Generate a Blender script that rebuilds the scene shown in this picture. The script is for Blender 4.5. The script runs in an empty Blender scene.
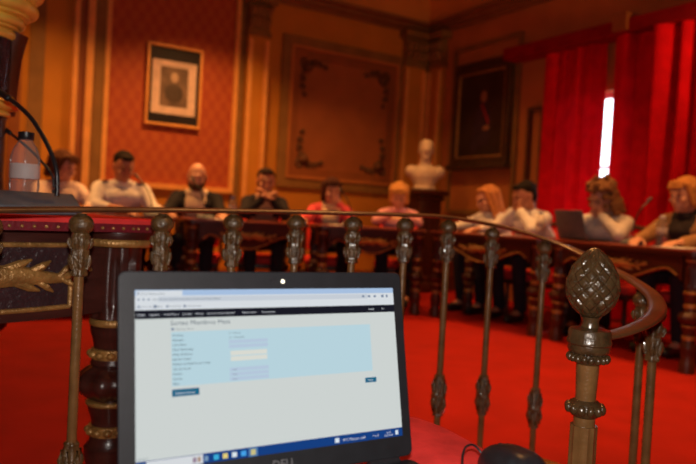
import bpy, bmesh, math, random
from mathutils import Vector, Matrix, Euler
import numpy as np
random.seed(7)
S = bpy.context.scene
COL = S.collection
PI = math.pi
V = Vector
# ------------------------------------------------------------------ camera
F = 680.0
CAMZ = 0.80
PITCH = math.atan(17 / F)
ROLL = 0.055
CM = Matrix.Rotation(PI / 2 - PITCH, 3, 'X') @ Matrix.Rotation(ROLL, 3, 'Z')
cam_d = bpy.data.cameras.new('camera')
cam = bpy.data.objects.new('camera', cam_d)
COL.objects.link(cam)
cam.matrix_world = Matrix.Translation((0, 0, CAMZ)) @ CM.to_4x4()
cam_d.sensor_width = 36
cam_d.lens = F / 696 * 36
cam_d.clip_start = 0.02
cam_d.dof.use_dof = True
cam_d.dof.focus_distance = 1.17
cam_d.dof.aperture_fstop = 3.8
S.camera = cam
S.view_settings.view_transform = 'Standard'
S.view_settings.look = 'None'
S.view_settings.gamma = 1
S.view_settings.exposure = 0
S.view_settings.use_curve_mapping = False
S.cycles.use_denoising = True
S.cycles.max_bounces = 8
S.cycles.sample_clamp_indirect = 4


def ray(px, py):
    return CM @ V(((px - 348) / F, -(py - 232) / F, -1))


def at(px, py, d):
    r = ray(px, py)
    return V((0, 0, CAMZ)) + r * (d / r.y)


def at_z(px, py, z):
    r = ray(px, py)
    return V((0, 0, CAMZ)) + r * ((z - CAMZ) / r.z)


# ------------------------------------------------------------------ materials
def lin(c):
    return tuple(((v / 255) / 12.92 if v / 255 <= .04045 else ((v / 255 + .055) / 1.055) ** 2.4) for v in c)


MATS = {}


def mat(name, col, rough=.5, metal=0., var=.15, scale=12., bump=0., bscale=60., spec=.5, coat=0., sheen=0., stretch=None, trans=0.):
    if name in MATS:
        return MATS[name]
    m = bpy.data.materials.new(name)
    m.use_nodes = True
    nt = m.node_tree
    b = nt.nodes['Principled BSDF']
    tc = nt.nodes.new('ShaderNodeTexCoord')
    mp = nt.nodes.new('ShaderNodeMapping')
    nt.links.new(tc.outputs['Object'], mp.inputs['Vector'])
    if stretch:
        mp.inputs['Scale'].default_value = stretch
    n = nt.nodes.new('ShaderNodeTexNoise')
    n.inputs['Scale'].default_value = scale
    n.inputs['Detail'].default_value = 4
    nt.links.new(mp.outputs[0], n.inputs['Vector'])
    r = nt.nodes.new('ShaderNodeValToRGB')
    a = [max(0, c * (1 - var)) for c in col]
    z = [min(1, c * (1 + var)) for c in col]
    r.color_ramp.elements[0].position = .3
    r.color_ramp.elements[1].position = .7
    r.color_ramp.elements[0].color = (*a, 1)
    r.color_ramp.elements[1].color = (*z, 1)
    nt.links.new(n.outputs['Fac'], r.inputs['Fac'])
    nt.links.new(r.outputs['Color'], b.inputs['Base Color'])
    b.inputs['Roughness'].default_value = rough
    b.inputs['Metallic'].default_value = metal
    b.inputs['Specular IOR Level'].default_value = spec
    b.inputs['Coat Weight'].default_value = coat
    b.inputs['Coat Roughness'].default_value = .12
    if sheen:
        b.inputs['Sheen Weight'].default_value = sheen
    if bump:
        n2 = nt.nodes.new('ShaderNodeTexNoise')
        n2.inputs['Scale'].default_value = bscale
        n2.inputs['Detail'].default_value = 3
        nt.links.new(mp.outputs[0], n2.inputs['Vector'])
        bp = nt.nodes.new('ShaderNodeBump')
        bp.inputs['Strength'].default_value = bump
        bp.inputs['Distance'].default_value = .01
        nt.links.new(n2.outputs['Fac'], bp.inputs['Height'])
        nt.links.new(bp.outputs[0], b.inputs['Normal'])
    if trans:
        tr = nt.nodes.new('ShaderNodeBsdfTranslucent')
        nt.links.new(r.outputs['Color'], tr.inputs['Color'])
        mx = nt.nodes.new('ShaderNodeMixShader')
        mx.inputs[0].default_value = trans
        out = nt.nodes['Material Output']
        nt.links.new(b.outputs[0], mx.inputs[1])
        nt.links.new(tr.outputs[0], mx.inputs[2])
        nt.links.new(mx.outputs[0], out.inputs['Surface'])
    MATS[name] = m
    return m


def emit(name, srgb, k=1.0):
    if name in MATS:
        return MATS[name]
    m = bpy.data.materials.new(name)
    m.use_nodes = True
    nt = m.node_tree
    nt.nodes.remove(nt.nodes['Principled BSDF'])
    e = nt.nodes.new('ShaderNodeEmission')
    e.inputs['Color'].default_value = (*lin(srgb), 1)
    e.inputs['Strength'].default_value = k
    nt.links.new(e.outputs[0], nt.nodes['Material Output'].inputs['Surface'])
    MATS[name] = m
    return m


def clear_mat(name, tint, fac=.18, rough=.05, milk=0.):
    """thin clear plastic / window pane: see-through with a glossy skin"""
    m = bpy.data.materials.new(name)
    m.use_nodes = True
    nt = m.node_tree
    nt.nodes.remove(nt.nodes['Principled BSDF'])
    t = nt.nodes.new('ShaderNodeBsdfTransparent')
    t.inputs['Color'].default_value = (*tint, 1)
    g = nt.nodes.new('ShaderNodeBsdfGlossy')
    g.inputs['Roughness'].default_value = rough
    lw = nt.nodes.new('ShaderNodeLayerWeight')
    lw.inputs['Blend'].default_value = fac
    mx = nt.nodes.new('ShaderNodeMixShader')
    nt.links.new(lw.outputs['Fresnel'], mx.inputs[0])
    nt.links.new(t.outputs[0], mx.inputs[1])
    nt.links.new(g.outputs[0], mx.inputs[2])
    last = mx.outputs[0]
    if milk:
        d = nt.nodes.new('ShaderNodeBsdfDiffuse')
        d.inputs['Color'].default_value = (.85, .85, .85, 1)
        m2 = nt.nodes.new('ShaderNodeMixShader')
        m2.inputs[0].default_value = milk
        nt.links.new(last, m2.inputs[1])
        nt.links.new(d.outputs[0], m2.inputs[2])
        last = m2.outputs[0]
    nt.links.new(last, nt.nodes['Material Output'].inputs['Surface'])
    MATS[name] = m
    return m


def damask_mat():
    m = bpy.data.materials.new('damask_wallpaper')
    m.use_nodes = True
    nt = m.node_tree
    b = nt.nodes['Principled BSDF']
    N, L = nt.nodes.new, nt.links.new
    tc = N('ShaderNodeTexCoord')
    sp = N('ShaderNodeSeparateXYZ')
    L(tc.outputs['Object'], sp.inputs[0])

    def math_(op, a, bb=None):
        n = N('ShaderNodeMath')
        n.operation = op
        for i, q in enumerate((a, bb)):
            if q is None:
                continue
            if isinstance(q, (int, float)):
                n.inputs[i].default_value = q
            else:
                L(q, n.inputs[i])
        return n.outputs[0]
    k = 2 * PI / .125
    kz = 2 * PI / .19
    sx = math_('SINE', math_('MULTIPLY', sp.outputs['X'], k))
    sz = math_('SINE', math_('MULTIPLY', sp.outputs['Z'], kz))
    s2 = math_('SINE', math_('MULTIPLY', sp.outputs['X'], 3 * k))
    s3 = math_('SINE', math_('MULTIPLY', sp.outputs['Z'], 3 * kz))
    v = math_('ADD', math_('MULTIPLY', sx, sz), math_('MULTIPLY', math_('MULTIPLY', s2, s3), .7))
    nz = N('ShaderNodeTexNoise')
    nz.inputs['Scale'].default_value = 28
    L(tc.outputs['Object'], nz.inputs['Vector'])
    v = math_('ADD', v, math_('MULTIPLY', math_('SUBTRACT', nz.outputs['Fac'], .5), 1.6))
    r = N('ShaderNodeValToRGB')
    r.color_ramp.elements[0].position = .35
    r.color_ramp.elements[1].position = .65
    r.color_ramp.elements[0].color = (.37, .058, .011, 1)
    r.color_ramp.elements[1].color = (.44, .094, .015, 1)
    L(math_('ADD', math_('MULTIPLY', v, .5), .5), r.inputs['Fac'])
    L(r.outputs[0], b.inputs['Base Color'])
    b.inputs['Roughness'].default_value = .7
    MATS['damask'] = m
    return m


def rgb(*c):
    return lin(c)


M = {}
M['bronze'] = mat('bronze_paint', (.20, .098, .032), .26, .1, .25, 30, .15, 160, .6, .4)
M['bronze_dark'] = mat('bronze_paint_carved', (.115, .060, .020), .25, .1, .45, 60, .45, 190, .7, .5)
M['bronze_finial'] = mat('bronze_paint_newel', (.075, .042, .017), .25, .1, .35, 50, .2, 160, .6, .5)
M['rail'] = mat('worn_bronze_handrail', (.12, .052, .020), .36, .1, .3, 9, .06, 90, .45, .05)
M['mahogany'] = mat('dark_mahogany', (.05, .013, .009), .28, 0, .35, 7, .12, 60, .5, .35, stretch=(1, 1, 6))
M['mahogany_far'] = mat('mahogany', (.060, .014, .006), .4, 0, .35, 7, .1, 50, .4, .1, stretch=(1, 1, 5))
M['panel'] = mat('purple_brown_panel', (.045, .022, .024), .22, 0, .25, 14, .5, 70, .5, .3)
M['gold'] = mat('gilding', (.98, .56, .085), .24, .22, .2, 14, .3, 45, .9)
M['gold_dull'] = mat('aged_gilding', (.40, .20, .055), .36, .35, .35, 25, .4, 120)
M['velvet'] = mat('red_velvet', (.68, .042, .038), .85, 0, .18, 22, .12, 200, .12, 0, 0)
M['velvet_edge'] = mat('crimson_velvet_edging', (.15, .006, .012), .5, 0, .25, 30, .2, 180, .3, 0, .2)
M['carpet'] = mat('red_carpet', (.30, .008, .003), .9, 0, .12, 5, .3, 420, .15)
M['curtain'] = mat('red_velvet_curtain', (.66, .003, .010), .85, 0, .15, 9, .05, 150, .1, 0, 0, trans=.06)
M['pelmet'] = mat('dark_red_pelmet_cloth', (.26, .004, .006), .8, 0, .15, 9, .05, 150, .1)
M['ochre'] = mat('ochre_plaster', (.54, .215, .02), .7, 0, .08, 3, .05, 60, .3)
M['olive'] = mat('olive_moulding', (.25, .125, .03), .6, 0, .15, 6, .05, 60, .3)
M['lightgold'] = mat('pale_gold_moulding', (.78, .36, .09), .5, 0, .12, 8, .1, 80, .4)
M['brownpanel'] = mat('brown_wall_panel', (.27, .085, .022), .6, 0, .15, 4, .05, 50, .3)
M['darkcarve'] = mat('dark_corner_carving', (.13, .05, .015), .55, 0, .3, 30, .4, 90, .4)
M['ceiling'] = mat('ceiling_paint', (.55, .17, .03), .8, 0, .1, 2)
M['cove'] = mat('cove_paint', (.64, .26, .04), .75, 0, .1, 3)
M['corn'] = mat('cornice_wood', (.22, .085, .022), .55, 0, .15, 5)
M['rightwall'] = mat('brown_ochre_plaster', (.48, .17, .04), .7, 0, .12, 3, .05, 50, .3)
M['black_plastic'] = mat('black_plastic', (.012, .012, .014), .32, 0, .2, 40, .06, 300, .5)
M['laptop'] = mat('charcoal_laptop_plastic', (.009, .009, .011), .55, 0, .12, 50, .05, 500, .22)
M['grey_plastic'] = mat('slate_grey_plastic', (.10, .115, .135), .45, 0, .15, 40, .06, 300)
M['marble'] = mat('cream_marble', (.72, .55, .38), .5, 0, .12, 10)
M['white_paper'] = mat('white_paper', (.8, .78, .74), .8, 0, .04, 10)
M['skin'] = mat('skin', (.62, .30, .19), .5, 0, .1, 20)
M['skin2'] = mat('skin_tanned', (.48, .20, .11), .5, 0, .1, 20)
M['eye'] = mat('dark_eye', (.02, .012, .01), .2)
M['glossdark'] = mat('glossy_dark_post', (.03, .022, .022), .2, .3, .5, 60, .5, 120, .6, .4)
M['mahred'] = mat('red_brown_polished_wood', (.10, .020, .006), .6, 0, .3, 10, .1, 60, .2)
damask_mat()


# ------------------------------------------------------------------ mesh builder
class MB:
    def __init__(s):
        s.bm = bmesh.new()

    def box(s, c, size, rot=None, bevel=0):
        r = bmesh.ops.create_cube(s.bm, size=1)
        vs = r['verts']
        bmesh.ops.scale(s.bm, vec=size, verts=vs)
        if bevel:
            es = list({e for v in vs for e in v.link_edges})
            rb = bmesh.ops.bevel(s.bm, geom=es, offset=bevel, segments=2, affect='EDGES', profile=.5)
            vs = list({v for f in rb['faces'] for v in f.verts} | {v for v in vs if v.is_valid})
        if rot is not None:
            bmesh.ops.rotate(s.bm, cent=(0, 0, 0), matrix=rot, verts=vs)
        bmesh.ops.translate(s.bm, vec=c, verts=vs)
        return s

    def lathe(s, prof, c=(0, 0, 0), n=24, axis=None, lobes=0, depth=0.):
        """prof: [(r,z)...]; closed ends when r>0. lobes modulate radius."""
        rings = []
        for r, z in prof:
            ring = []
            for i in range(n):
                a = 2 * PI * i / n
                rr = r * (1 + depth * (math.cos(lobes * a) if lobes else 0))
                p = V((rr * math.cos(a), rr * math.sin(a), z))
                if axis is not None:
                    p = axis @ p
                ring.append(s.bm.verts.new(p + V(c)))
            rings.append(ring)
        for k in range(len(rings) - 1):
            A, B = rings[k], rings[k + 1]
            for i in range(n):
                j = (i + 1) % n
                s.bm.faces.new((A[i], A[j], B[j], B[i]))
        s.bm.faces.new(list(reversed(rings[0])))
        s.bm.faces.new(rings[-1])
        return s

    def tube(s, pts, rad, n=10, flat=None, up=V((0, 0, 1))):
        """swept tube; rad scalar or list. flat=(w,h) gives an elliptical section."""
        pts = [V(p) for p in pts]
        rings = []
        for i, p in enumerate(pts):
            t = (pts[min(i + 1, len(pts) - 1)] - pts[max(i - 1, 0)])
            t = t.normalized() if t.length > 1e-9 else V((0, 0, 1))
            u = up - t * up.dot(t)
            if u.length < 1e-3:
                u = V((1, 0, 0)) - t * t.x
            u.normalize()
            w = t.cross(u)
            r = rad[i] if isinstance(rad, (list, tuple)) else rad
            fw, fh = flat if flat else (1, 1)
            ring = [s.bm.verts.new(p + w * (math.cos(2 * PI * k / n) * r * fw) + u * (math.sin(2 * PI * k / n) * r * fh)) for k in range(n)]
            rings.append(ring)
        for a in range(len(rings) - 1):
            A, B = rings[a], rings[a + 1]
            for i in range(n):
                j = (i + 1) % n
                s.bm.faces.new((A[i], A[j], B[j], B[i]))
        s.bm.faces.new(list(reversed(rings[0])))
        s.bm.faces.new(rings[-1])
        return s

    def ell(s, c, r, rot=None, sub=2):
        o = bmesh.ops.create_icosphere(s.bm, subdivisions=sub, radius=1)
        vs = o['verts']
        bmesh.ops.scale(s.bm, vec=r if hasattr(r, '__len__') else (r, r, r), verts=vs)
        if rot is not None:
            bmesh.ops.rotate(s.bm, cent=(0, 0, 0), matrix=rot, verts=vs)
        bmesh.ops.translate(s.bm, vec=c, verts=vs)
        return s

    def cap(s, a, b, ra, rb, n=12):
        """tapered capsule"""
        a, b = V(a), V(b)
        d = (b - a)
        L = d.length
        if L < 1e-6:
            return s.ell(a, ra)
        d.normalize()
        pts, rs = [], []
        for k in range(5):
            t = k / 4 * PI / 2
            pts.append(a - d * ra * math.cos(t) * .999)
            rs.append(max(ra * math.sin(t), ra * .05))
        for k in range(5):
            t = k / 4 * PI / 2
            pts.append(b + d * rb * math.sin(t) * .999)
            rs.append(max(rb * math.cos(t), rb * .05))
        up = V((0, 0, 1)) if abs(d.z) < .9 else V((1, 0, 0))
        return s.tube(pts, rs, n, up=up)

    def prism(s, poly, lo, hi, f=None):
        """extrude 2D polygon (x,y) from lo to hi along z; f maps (x,y,z)->Vector"""
        f = f or (lambda x, y, z: V((x, y, z)))
        A = [s.bm.verts.new(f(x, y, lo)) for x, y in poly]
        B = [s.bm.verts.new(f(x, y, hi)) for x, y in poly]
        n = len(poly)
        for i in range(n):
            j = (i + 1) % n
            s.bm.faces.new((A[i], A[j], B[j], B[i]))
        s.bm.faces.new(list(reversed(A)))
        s.bm.faces.new(B)
        return s

    def grid(s, fn, nu, nv, closed_u=False):
        g = [[s.bm.verts.new(fn(i / nu, j / nv)) for j in range(nv + 1)] for i in range(nu if closed_u else nu + 1)]
        n = nu
        for i in range(n):
            i2 = (i + 1) % len(g) if closed_u else i + 1
            for j in range(nv):
                s.bm.faces.new((g[i][j], g[i2][j], g[i2][j + 1], g[i][j + 1]))
        return s

    def mesh(s, name, smooth=True):
        bmesh.ops.recalc_face_normals(s.bm, faces=s.bm.faces[:])
        me = bpy.data.meshes.new(name)
        s.bm.to_mesh(me)
        s.bm.free()
        if smooth:
            for p in me.polygons:
                p.use_smooth = True
            try:
                me.set_sharp_from_angle(angle=math.radians(38))
            except Exception:
                pass
        return me

    def build(s, name, m, parent=None, smooth=True):
        o = bpy.data.objects.new(name, s.mesh(name, smooth))
        COL.objects.link(o)
        o.data.materials.append(m)
        if parent is not None:
            o.parent = parent
        return o


def tag(o, label, cat, group=None, kind=None):
    o['label'] = label
    o['category'] = cat
    if group:
        o['group'] = group
    if kind:
        o['kind'] = kind
    return o


def struct(o):
    o['kind'] = 'structure'
    return o


def thing(name, loc, rz, label, cat, group=None):
    o = bpy.data.objects.new(name, None)
    COL.objects.link(o)
    o.empty_display_size = .1
    o.location = loc
    o.rotation_euler = (0, 0, rz)
    return tag(o, label, cat, group)


def remeshed(mb, name, m, parent, voxel=.01, smooth=4):
    me = mb.mesh(name, False)
    o = bpy.data.objects.new(name, me)
    COL.objects.link(o)
    r = o.modifiers.new('r', 'REMESH')
    r.mode = 'VOXEL'
    r.voxel_size = voxel
    r.use_smooth_shade = True
    if smooth:
        sm = o.modifiers.new('s', 'SMOOTH')
        sm.iterations = smooth
        sm.factor = .5
    bpy.context.view_layer.update()
    dg = bpy.context.evaluated_depsgraph_get()
    me2 = bpy.data.meshes.new_from_object(o.evaluated_get(dg))
    o.modifiers.clear()
    o.data = me2
    bpy.data.meshes.remove(me)
    me2.name = name
    me2.materials.clear()
    me2.materials.append(m)
    for p in me2.polygons:
        p.use_smooth = True
    o.parent = parent
    return o


def text_mesh(items, name, m, parent, mw=None):
    """items: (string, x, y, size[, align]); all glyphs in one mesh in the XY plane, then mapped by mw"""
    bm = bmesh.new()
    for it in items:
        st, x, y, sz = it[:4]
        cu = bpy.data.curves.new('txt', 'FONT')
        cu.body = st
        cu.size = sz
        cu.resolution_u = 2
        cu.align_x = it[4] if len(it) > 4 else 'LEFT'
        o = bpy.data.objects.new('txt', cu)
        COL.objects.link(o)
        bpy.context.view_layer.update()
        dg = bpy.context.evaluated_depsgraph_get()
        me = bpy.data.meshes.new_from_object(o.evaluated_get(dg))
        me.transform(Matrix.Translation((x, y, 0)))
        bm.from_mesh(me)
        bpy.data.meshes.remove(me)
        bpy.data.objects.remove(o)
        bpy.data.curves.remove(cu)
    me = bpy.data.meshes.new(name)
    bm.to_mesh(me)
    bm.free()
    o = bpy.data.objects.new(name, me)
    COL.objects.link(o)
    me.materials.append(m)
    if mw:
        me.transform(mw)
    o.parent = parent
    return o


# ------------------------------------------------------------------ room shell
C0 = V((.9, 8.5, 0))
E1 = V((.855, .519, 0)).normalized()          # along the back wall, towards the corner
E2 = V((.519, -.855, 0)).normalized()         # along the right wall, away from the corner
RZ1 = math.atan2(E1.y, E1.x)
RZ2 = math.atan2(E2.y, E2.x)
ZC = 3.05                                     # underside of the cornice
ZT = 3.62                                     # ceiling


def bw(a, n, z):      # back wall: a along, n out of the wall into the room
    return C0 + E1 * a + E2 * n + V((0, 0, z))


def rw(b, n, z):      # right wall: b along from corner, n into the room
    return C0 + E2 * b - E1 * n + V((0, 0, z))


def bw_px(px, py, n=0.):
    r = ray(px, py)
    o = V((0, 0, CAMZ))
    p0 = C0 + E2 * n
    t = (p0 - o).dot(E2) / r.dot(E2)
    q = o + r * t
    return (q - C0).dot(E1), q.z


def rw_px(px, py, n=0.):
    r = ray(px, py)
    o = V((0, 0, CAMZ))
    p0 = C0 - E1 * n
    t = (p0 - o).dot(E1) / r.dot(E1)
    q = o + r * t
    return (q - C0).dot(E2), q.z


def wbox(mb, fn, a0, a1, n0, n1, z0, z1):
    P = [fn(a, n, z) for a in (a0, a1) for n in (n0, n1) for z in (z0, z1)]
    vs = [mb.bm.verts.new(p) for p in P]
    for q in ((0, 1, 3, 2), (4, 6, 7, 5), (0, 4, 5, 1), (2, 3, 7, 6), (0, 2, 6, 4), (1, 5, 7, 3)):
        mb.bm.faces.new([vs[i] for i in q])
    return mb


AL, BL = -7.3, 10.2
mb = MB(); mb.prism([tuple(bw(*p, 0).xy) for p in ((AL, BL), (AL, 0), (0, 0), (0, BL))], -.1, 0)
struct(mb.build('floor', M['carpet'], None, False))
mb = MB(); mb.prism([tuple(bw(*p, 0).xy) for p in ((AL, BL), (AL, 0), (0, 0), (0, BL))], ZT, ZT + .1)
struct(mb.build('ceiling', M['ceiling'], None, False))
mb = MB(); wbox(mb, bw, AL - .15, .15, -.15, 0, 0, ZT); struct(mb.build('wall_back', M['ochre'], None, False))
mb = MB(); wbox(mb, bw, AL - .15, AL, 0, BL, 0, ZT); struct(mb.build('wall_left', M['ochre'], None, False))
mb = MB(); wbox(mb, bw, AL, 0, BL, BL + .15, 0, ZT); struct(mb.build('wall_front', M['ochre'], None, False))
# right wall with its window opening
W0, W1, WZ0 = 2.12, 2.98, .75
WZ1 = rw_px(607, 91)[1]
mb = MB()
wbox(mb, rw, 0, W0, -.2, 0, 0, ZT); wbox(mb, rw, W1, BL, -.2, 0, 0, ZT)
wbox(mb, rw, W0, W1, -.2, 0, 0, WZ0); wbox(mb, rw, W0, W1, -.2, 0, WZ1, ZT)
struct(mb.build('wall_right', M['rightwall'], None, False))
mb = MB()
for a0, a1, z0, z1 in ((W0, W1, WZ0, WZ0 + .05), (W0, W1, WZ1 - .05, WZ1), (W0, W0 + .06, WZ0, WZ1), (W1 - .06, W1, WZ0, WZ1),
                       (W0, W1, 1.36, 1.385)):
    wbox(mb, rw, a0, a1, -.14, -.09, z0, z1)
win = struct(mb.build('window_1', mat('white_window_frame', (.7, .68, .64), .4), None, False))
mb = MB(); wbox(mb, rw, W0 + .06, W1 - .06, -.12, -.115, WZ0 + .05, WZ1 - .05)
mb.build('pane', clear_mat('window_glass', (.96, .97, .98), .1, .02), win, False)

# cornice (stepped) and cove along back, right and left walls
prof = [(0, 0), (.03, .0), (.045, .03), (.09, .045), (.10, .075), (.16, .09), (.17, .12), (.0, .12)]
prof2 = [(.0, .12), (.12, .12), (.14, .2), (.19, .32), (.30, .44), (.46, ZT - ZC), (0, ZT - ZC)]
for k, (pr, mm) in enumerate(((prof, M['corn']), (prof2, M['cove']))):
    mb = MB(); mb.prism(pr, AL, 0.0, lambda x, y, z: bw(z, x, ZC + y)); struct(mb.build('trim_%d' % (1 + 2 * k), mm, None, True))
    mb = MB(); mb.prism(pr, 0.0, BL, lambda x, y, z: rw(z, x, ZC + y)); struct(mb.build('trim_%d' % (2 + 2 * k), mm, None, True))


def strip(name, a0, a1, m, n=.02, z0=0., z1=ZC, fn=bw):
    mb = MB(); wbox(mb, fn, a0, a1, .0, n, z0, z1)
    return struct(mb.build(name, m, None, False))


def A(px, y=110):
    return bw_px(px, y)[0]


# vertical mouldings left of the damask, read off the photograph
strip('trim_5', A(27), A(42), M['olive'], .03)
strip('trim_6', A(70), A(75), M['lightgold'], .07)
strip('trim_7', A(75), A(83), M['brownpanel'], .05)
strip('trim_8', A(83), A(90), M['lightgold'], .08)
strip('trim_9', A(90), A(104), M['olive'], .04)
# damask wall covering
d0, d1 = A(107), A(231)
dz0 = bw_px(165, 184)[1]
mb = MB()
wbox(mb, lambda a, n, z: V((a, -n, z)), 0, d1 - d0, 0, .012, dz0, ZC)
dm = struct(mb.build('trim_10', MATS['damask'], None, False))
dm.location = bw(d0, 0, 0); dm.rotation_euler = (0, 0, RZ1)
mb = MB()
wbox(mb, bw, d0 - .045, d0, 0, .05, dz0 - .05, ZC); wbox(mb, bw, d1, d1 + .045, 0, .05, dz0 - .05, ZC)
wbox(mb, bw, d0, d1, 0, .05, dz0 - .05, dz0)
struct(mb.build('trim_11', M['lightgold'], None, False))
strip('trim_12', A(234), A(241), M['olive'], .03)
strip('trim_13', A(8), A(20), M['brownpanel'], .03)


def pilaster(name, fn, a0, a1, n=.09):
    mb = MB()
    w = a1 - a0
    wbox(mb, fn, a0, a1, 0, n, 0, ZC - .42)
    r = struct(mb.build(name, M['ochre'], None, False))
    mb = MB()
    for x in (a0, a1 - .045):
        wbox(mb, fn, x, x + .045, n, n + .025, .9, ZC - .46)
    mb.build('fillet', M['lightgold'], r, False)
    mb = MB()                                       # leafy capital
    wbox(mb, fn, a0 - .02, a1 + .02, 0, n + .02, ZC - .42, ZC - .37)
    wbox(mb, fn, a0, a1, 0, n + .01, ZC - .37, ZC - .08)
    wbox(mb, fn, a0 - .06, a1 + .06, 0, n + .07, ZC - .08, ZC)
    for row in range(2):
        for k in range(4):
            a = a0 + w * (k + .5) / 4
            z = ZC - .33 + row * .11
            p = [fn(a, n + .012, z), fn(a, n + .03, z + .05), fn(a, n + .06, z + .085), fn(a, n + .075, z + .07)]
            mb.tube(p, [.03, .034, .026, .012], 8)
    for x, s in ((a0, -1), (a1, 1)):
        cs = [fn(x + s * .015 * math.cos(t) * (1 - t / 12) + s * .01, n + .03, ZC - .12 + .035 * math.sin(t) * (1 - t / 12)) for t in np.linspace(0, 9, 20)]
        mb.tube(cs, .014, 6)
    mb.build('capital', M['olive'], r)
    return r


pilaster('trim_14', bw, A(242), A(262))
# big framed wall panel
def framed(name, fn, a0, a1, z0, z1, w, m, n0=.0, n=.04):
    mb = MB()
    for b0, b1, y0, y1 in ((a0, a1, z0, z0 + w), (a0, a1, z1 - w, z1), (a0, a0 + w, z0 + w, z1 - w), (a1 - w, a1, z0 + w, z1 - w)):
        wbox(mb, fn, b0, b1, n0, n, y0, y1)
    return struct(mb.build(name, m, None, False))


p0, p1 = A(279), A(402)
pz1 = bw_px(340, 45)[1]
pz0 = bw_px(290, 187)[1]
framed('trim_15', bw, p0, p1, pz0, pz1, .10, M['olive'], 0, .035)
framed('trim_16', bw, p0 + .10, p1 - .10, pz0 + .10, pz1 - .10, .03, M['rightwall'], 0, .05)
framed('trim_17', bw, p0 + .13, p1 - .13, pz0 + .13, pz1 - .13, .09, M['brownpanel'], 0, .025)
strip('trim_18', p0 + .21, p1 - .21, mat('rust_wall_panel', (.34, .10, .022), .6, 0, .12, 4), .012, pz0 + .21, pz1 - .21)
k = 19
for sx in (0, 1):
    for sz in (0, 1):
        mb = MB()
        ax = p0 + .22 if sx == 0 else p1 - .22
        az = pz0 + .22 if sz == 0 else pz1 - .22
        dx = 1 if sx == 0 else -1
        dz = 1 if sz == 0 else -1
        for q in range(5):
            t = q / 4
            for (cx, cz, r) in ((.04 + .28 * t, .05 + .02 * math.sin(q * 2), .05 - .026 * t), (.05 + .02 * math.sin(q * 2), .04 + .36 * t, .05 - .026 * t)):
                pts = [bw(ax + dx * (cx + r * math.cos(u) * (1 - u / 14)), .018, az + dz * (cz + r * math.sin(u) * (1 - u / 14))) for u in np.linspace(0, 8, 16)]
                mb.tube(pts, .016, 6)
        mb.ell(bw(ax + dx * .1, .015, az + dz * .1), (.06, .06, .06), sub=2)
        struct(mb.build('trim_%d' % k, M['darkcarve'])); k += 1
pilaster('trim_23', bw, -.42, -.12, .08)
pilaster('trim_24', rw, .10, .34, .08)
# right wall: panel mouldings beside the painting and the jib door near the curtain
B = lambda px, y=120: rw_px(px, y)[0]
framed('trim_25', rw, B(452), B(519), rw_px(485, 215)[1], rw_px(485, 42)[1], .05, M['olive'], 0, .03)
jz = rw_px(533, 108)[1]
framed('door_1', rw, B(530), B(546), 0, jz, .035, M['darkcarve'], 0, .05)
strip('trim_27', 0, AL, M['brownpanel'], .03, 0, .16)
strip('trim_28', 0, BL, M['brownpanel'], .03, 0, .16, rw)

# pelmet rail over the curtains
mb = MB()
zp = rw_px(605, 30, .2)[1]
wbox(mb, rw, B(519, 50), 6.3, .0, .215, zp - .065, zp + .05)
pel = tag(mb.build('curtain_pelmet', M['pelmet'], None, False), 'dark red pelmet board running above the window curtains', 'pelmet')
mb = MB()
bpx = rw_px(623, 22, .2)[0]
wbox(mb, rw, bpx - .07, bpx + .07, .0, .25, zp - .05, zp + .10)
mb.build('bracket', M['brownpanel'], pel, False)


def curtain(b0, b1, label, pleat, ph, bow=0., am=.045):
    z1 = zp - .065
    n = int((b1 - b0) / pleat * 26)
    mb = MB()

    def fn(u, v, off=0.):
        b = b0 + (b1 - b0) * u
        z = .02 + (z1 - .02) * v
        ph2 = 2 * PI * (b1 - b0) * u / pleat + .6 * math.sin(u * 17 + ph)
        amp = am * (.8 + .2 * (1 - v)) * (1 + .35 * math.sin(u * 11 + ph) + .25 * math.sin(u * 23 + 2 * ph))
        nn = .035 + 1.6 * amp * abs(math.sin(ph2 / 2)) ** .55 + .010 * math.sin(v * 5 + u * 20)
        b += bow * math.sin(v * PI) * (u - .5)
        return rw(b + .012 * math.sin(v * 4 + u * 30), nn, z)
    mb.grid(fn, max(n, 60), 24)
    o = mb.build('curtain', M['curtain'])
    return tag(o, label, 'curtain', 'red window curtains')


cb0 = B(547, 120)
cg0, cg1 = rw_px(598.5, 130, .1)[0], rw_px(611.5, 130, .1)[0]
curtain(cb0, cg0, 'bright red velvet curtain between the wall painting and the sunlit window slit', .16, .4, am=.035)
curtain(cg1, cg1 + 1.05, 'dark red pleated curtain just beyond the sunlit window slit, behind the curly haired woman', .19, 2., am=.10)
curtain(cg1 + 1.07, cg1 + 2.4, 'deep red pleated curtain behind the blonde woman in the tan jacket', .17, 4., am=.10)

# ------------------------------------------------------------------ pictures
def rotz_wall(fn_rz):
    return fn_rz


a0, z1 = bw_px(147, 42); a1, z0 = bw_px(198, 130)
wv, hv = a1 - a0, z1 - z0
pf = thing('framed_photograph', bw((a0 + a1) / 2, .014, z0), RZ1, 'black and gold framed portrait photograph with pale mount on the red damask wall', 'picture')


def ring_frame(mb, w, h, t, y0, y1, x0=0., zz=0.):
    for c, s in (((x0, 0, zz + t / 2), (w, 0, t)), ((x0, 0, zz + h - t / 2), (w, 0, t)), ((x0 - w / 2 + t / 2, 0, zz + h / 2), (t, 0, h - 2 * t)), ((x0 + w / 2 - t / 2, 0, zz + h / 2), (t, 0, h - 2 * t))):
        mb.box((c[0], (y0 + y1) / 2, c[2]), (s[0], abs(y1 - y0), s[2]), bevel=.004)


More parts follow.
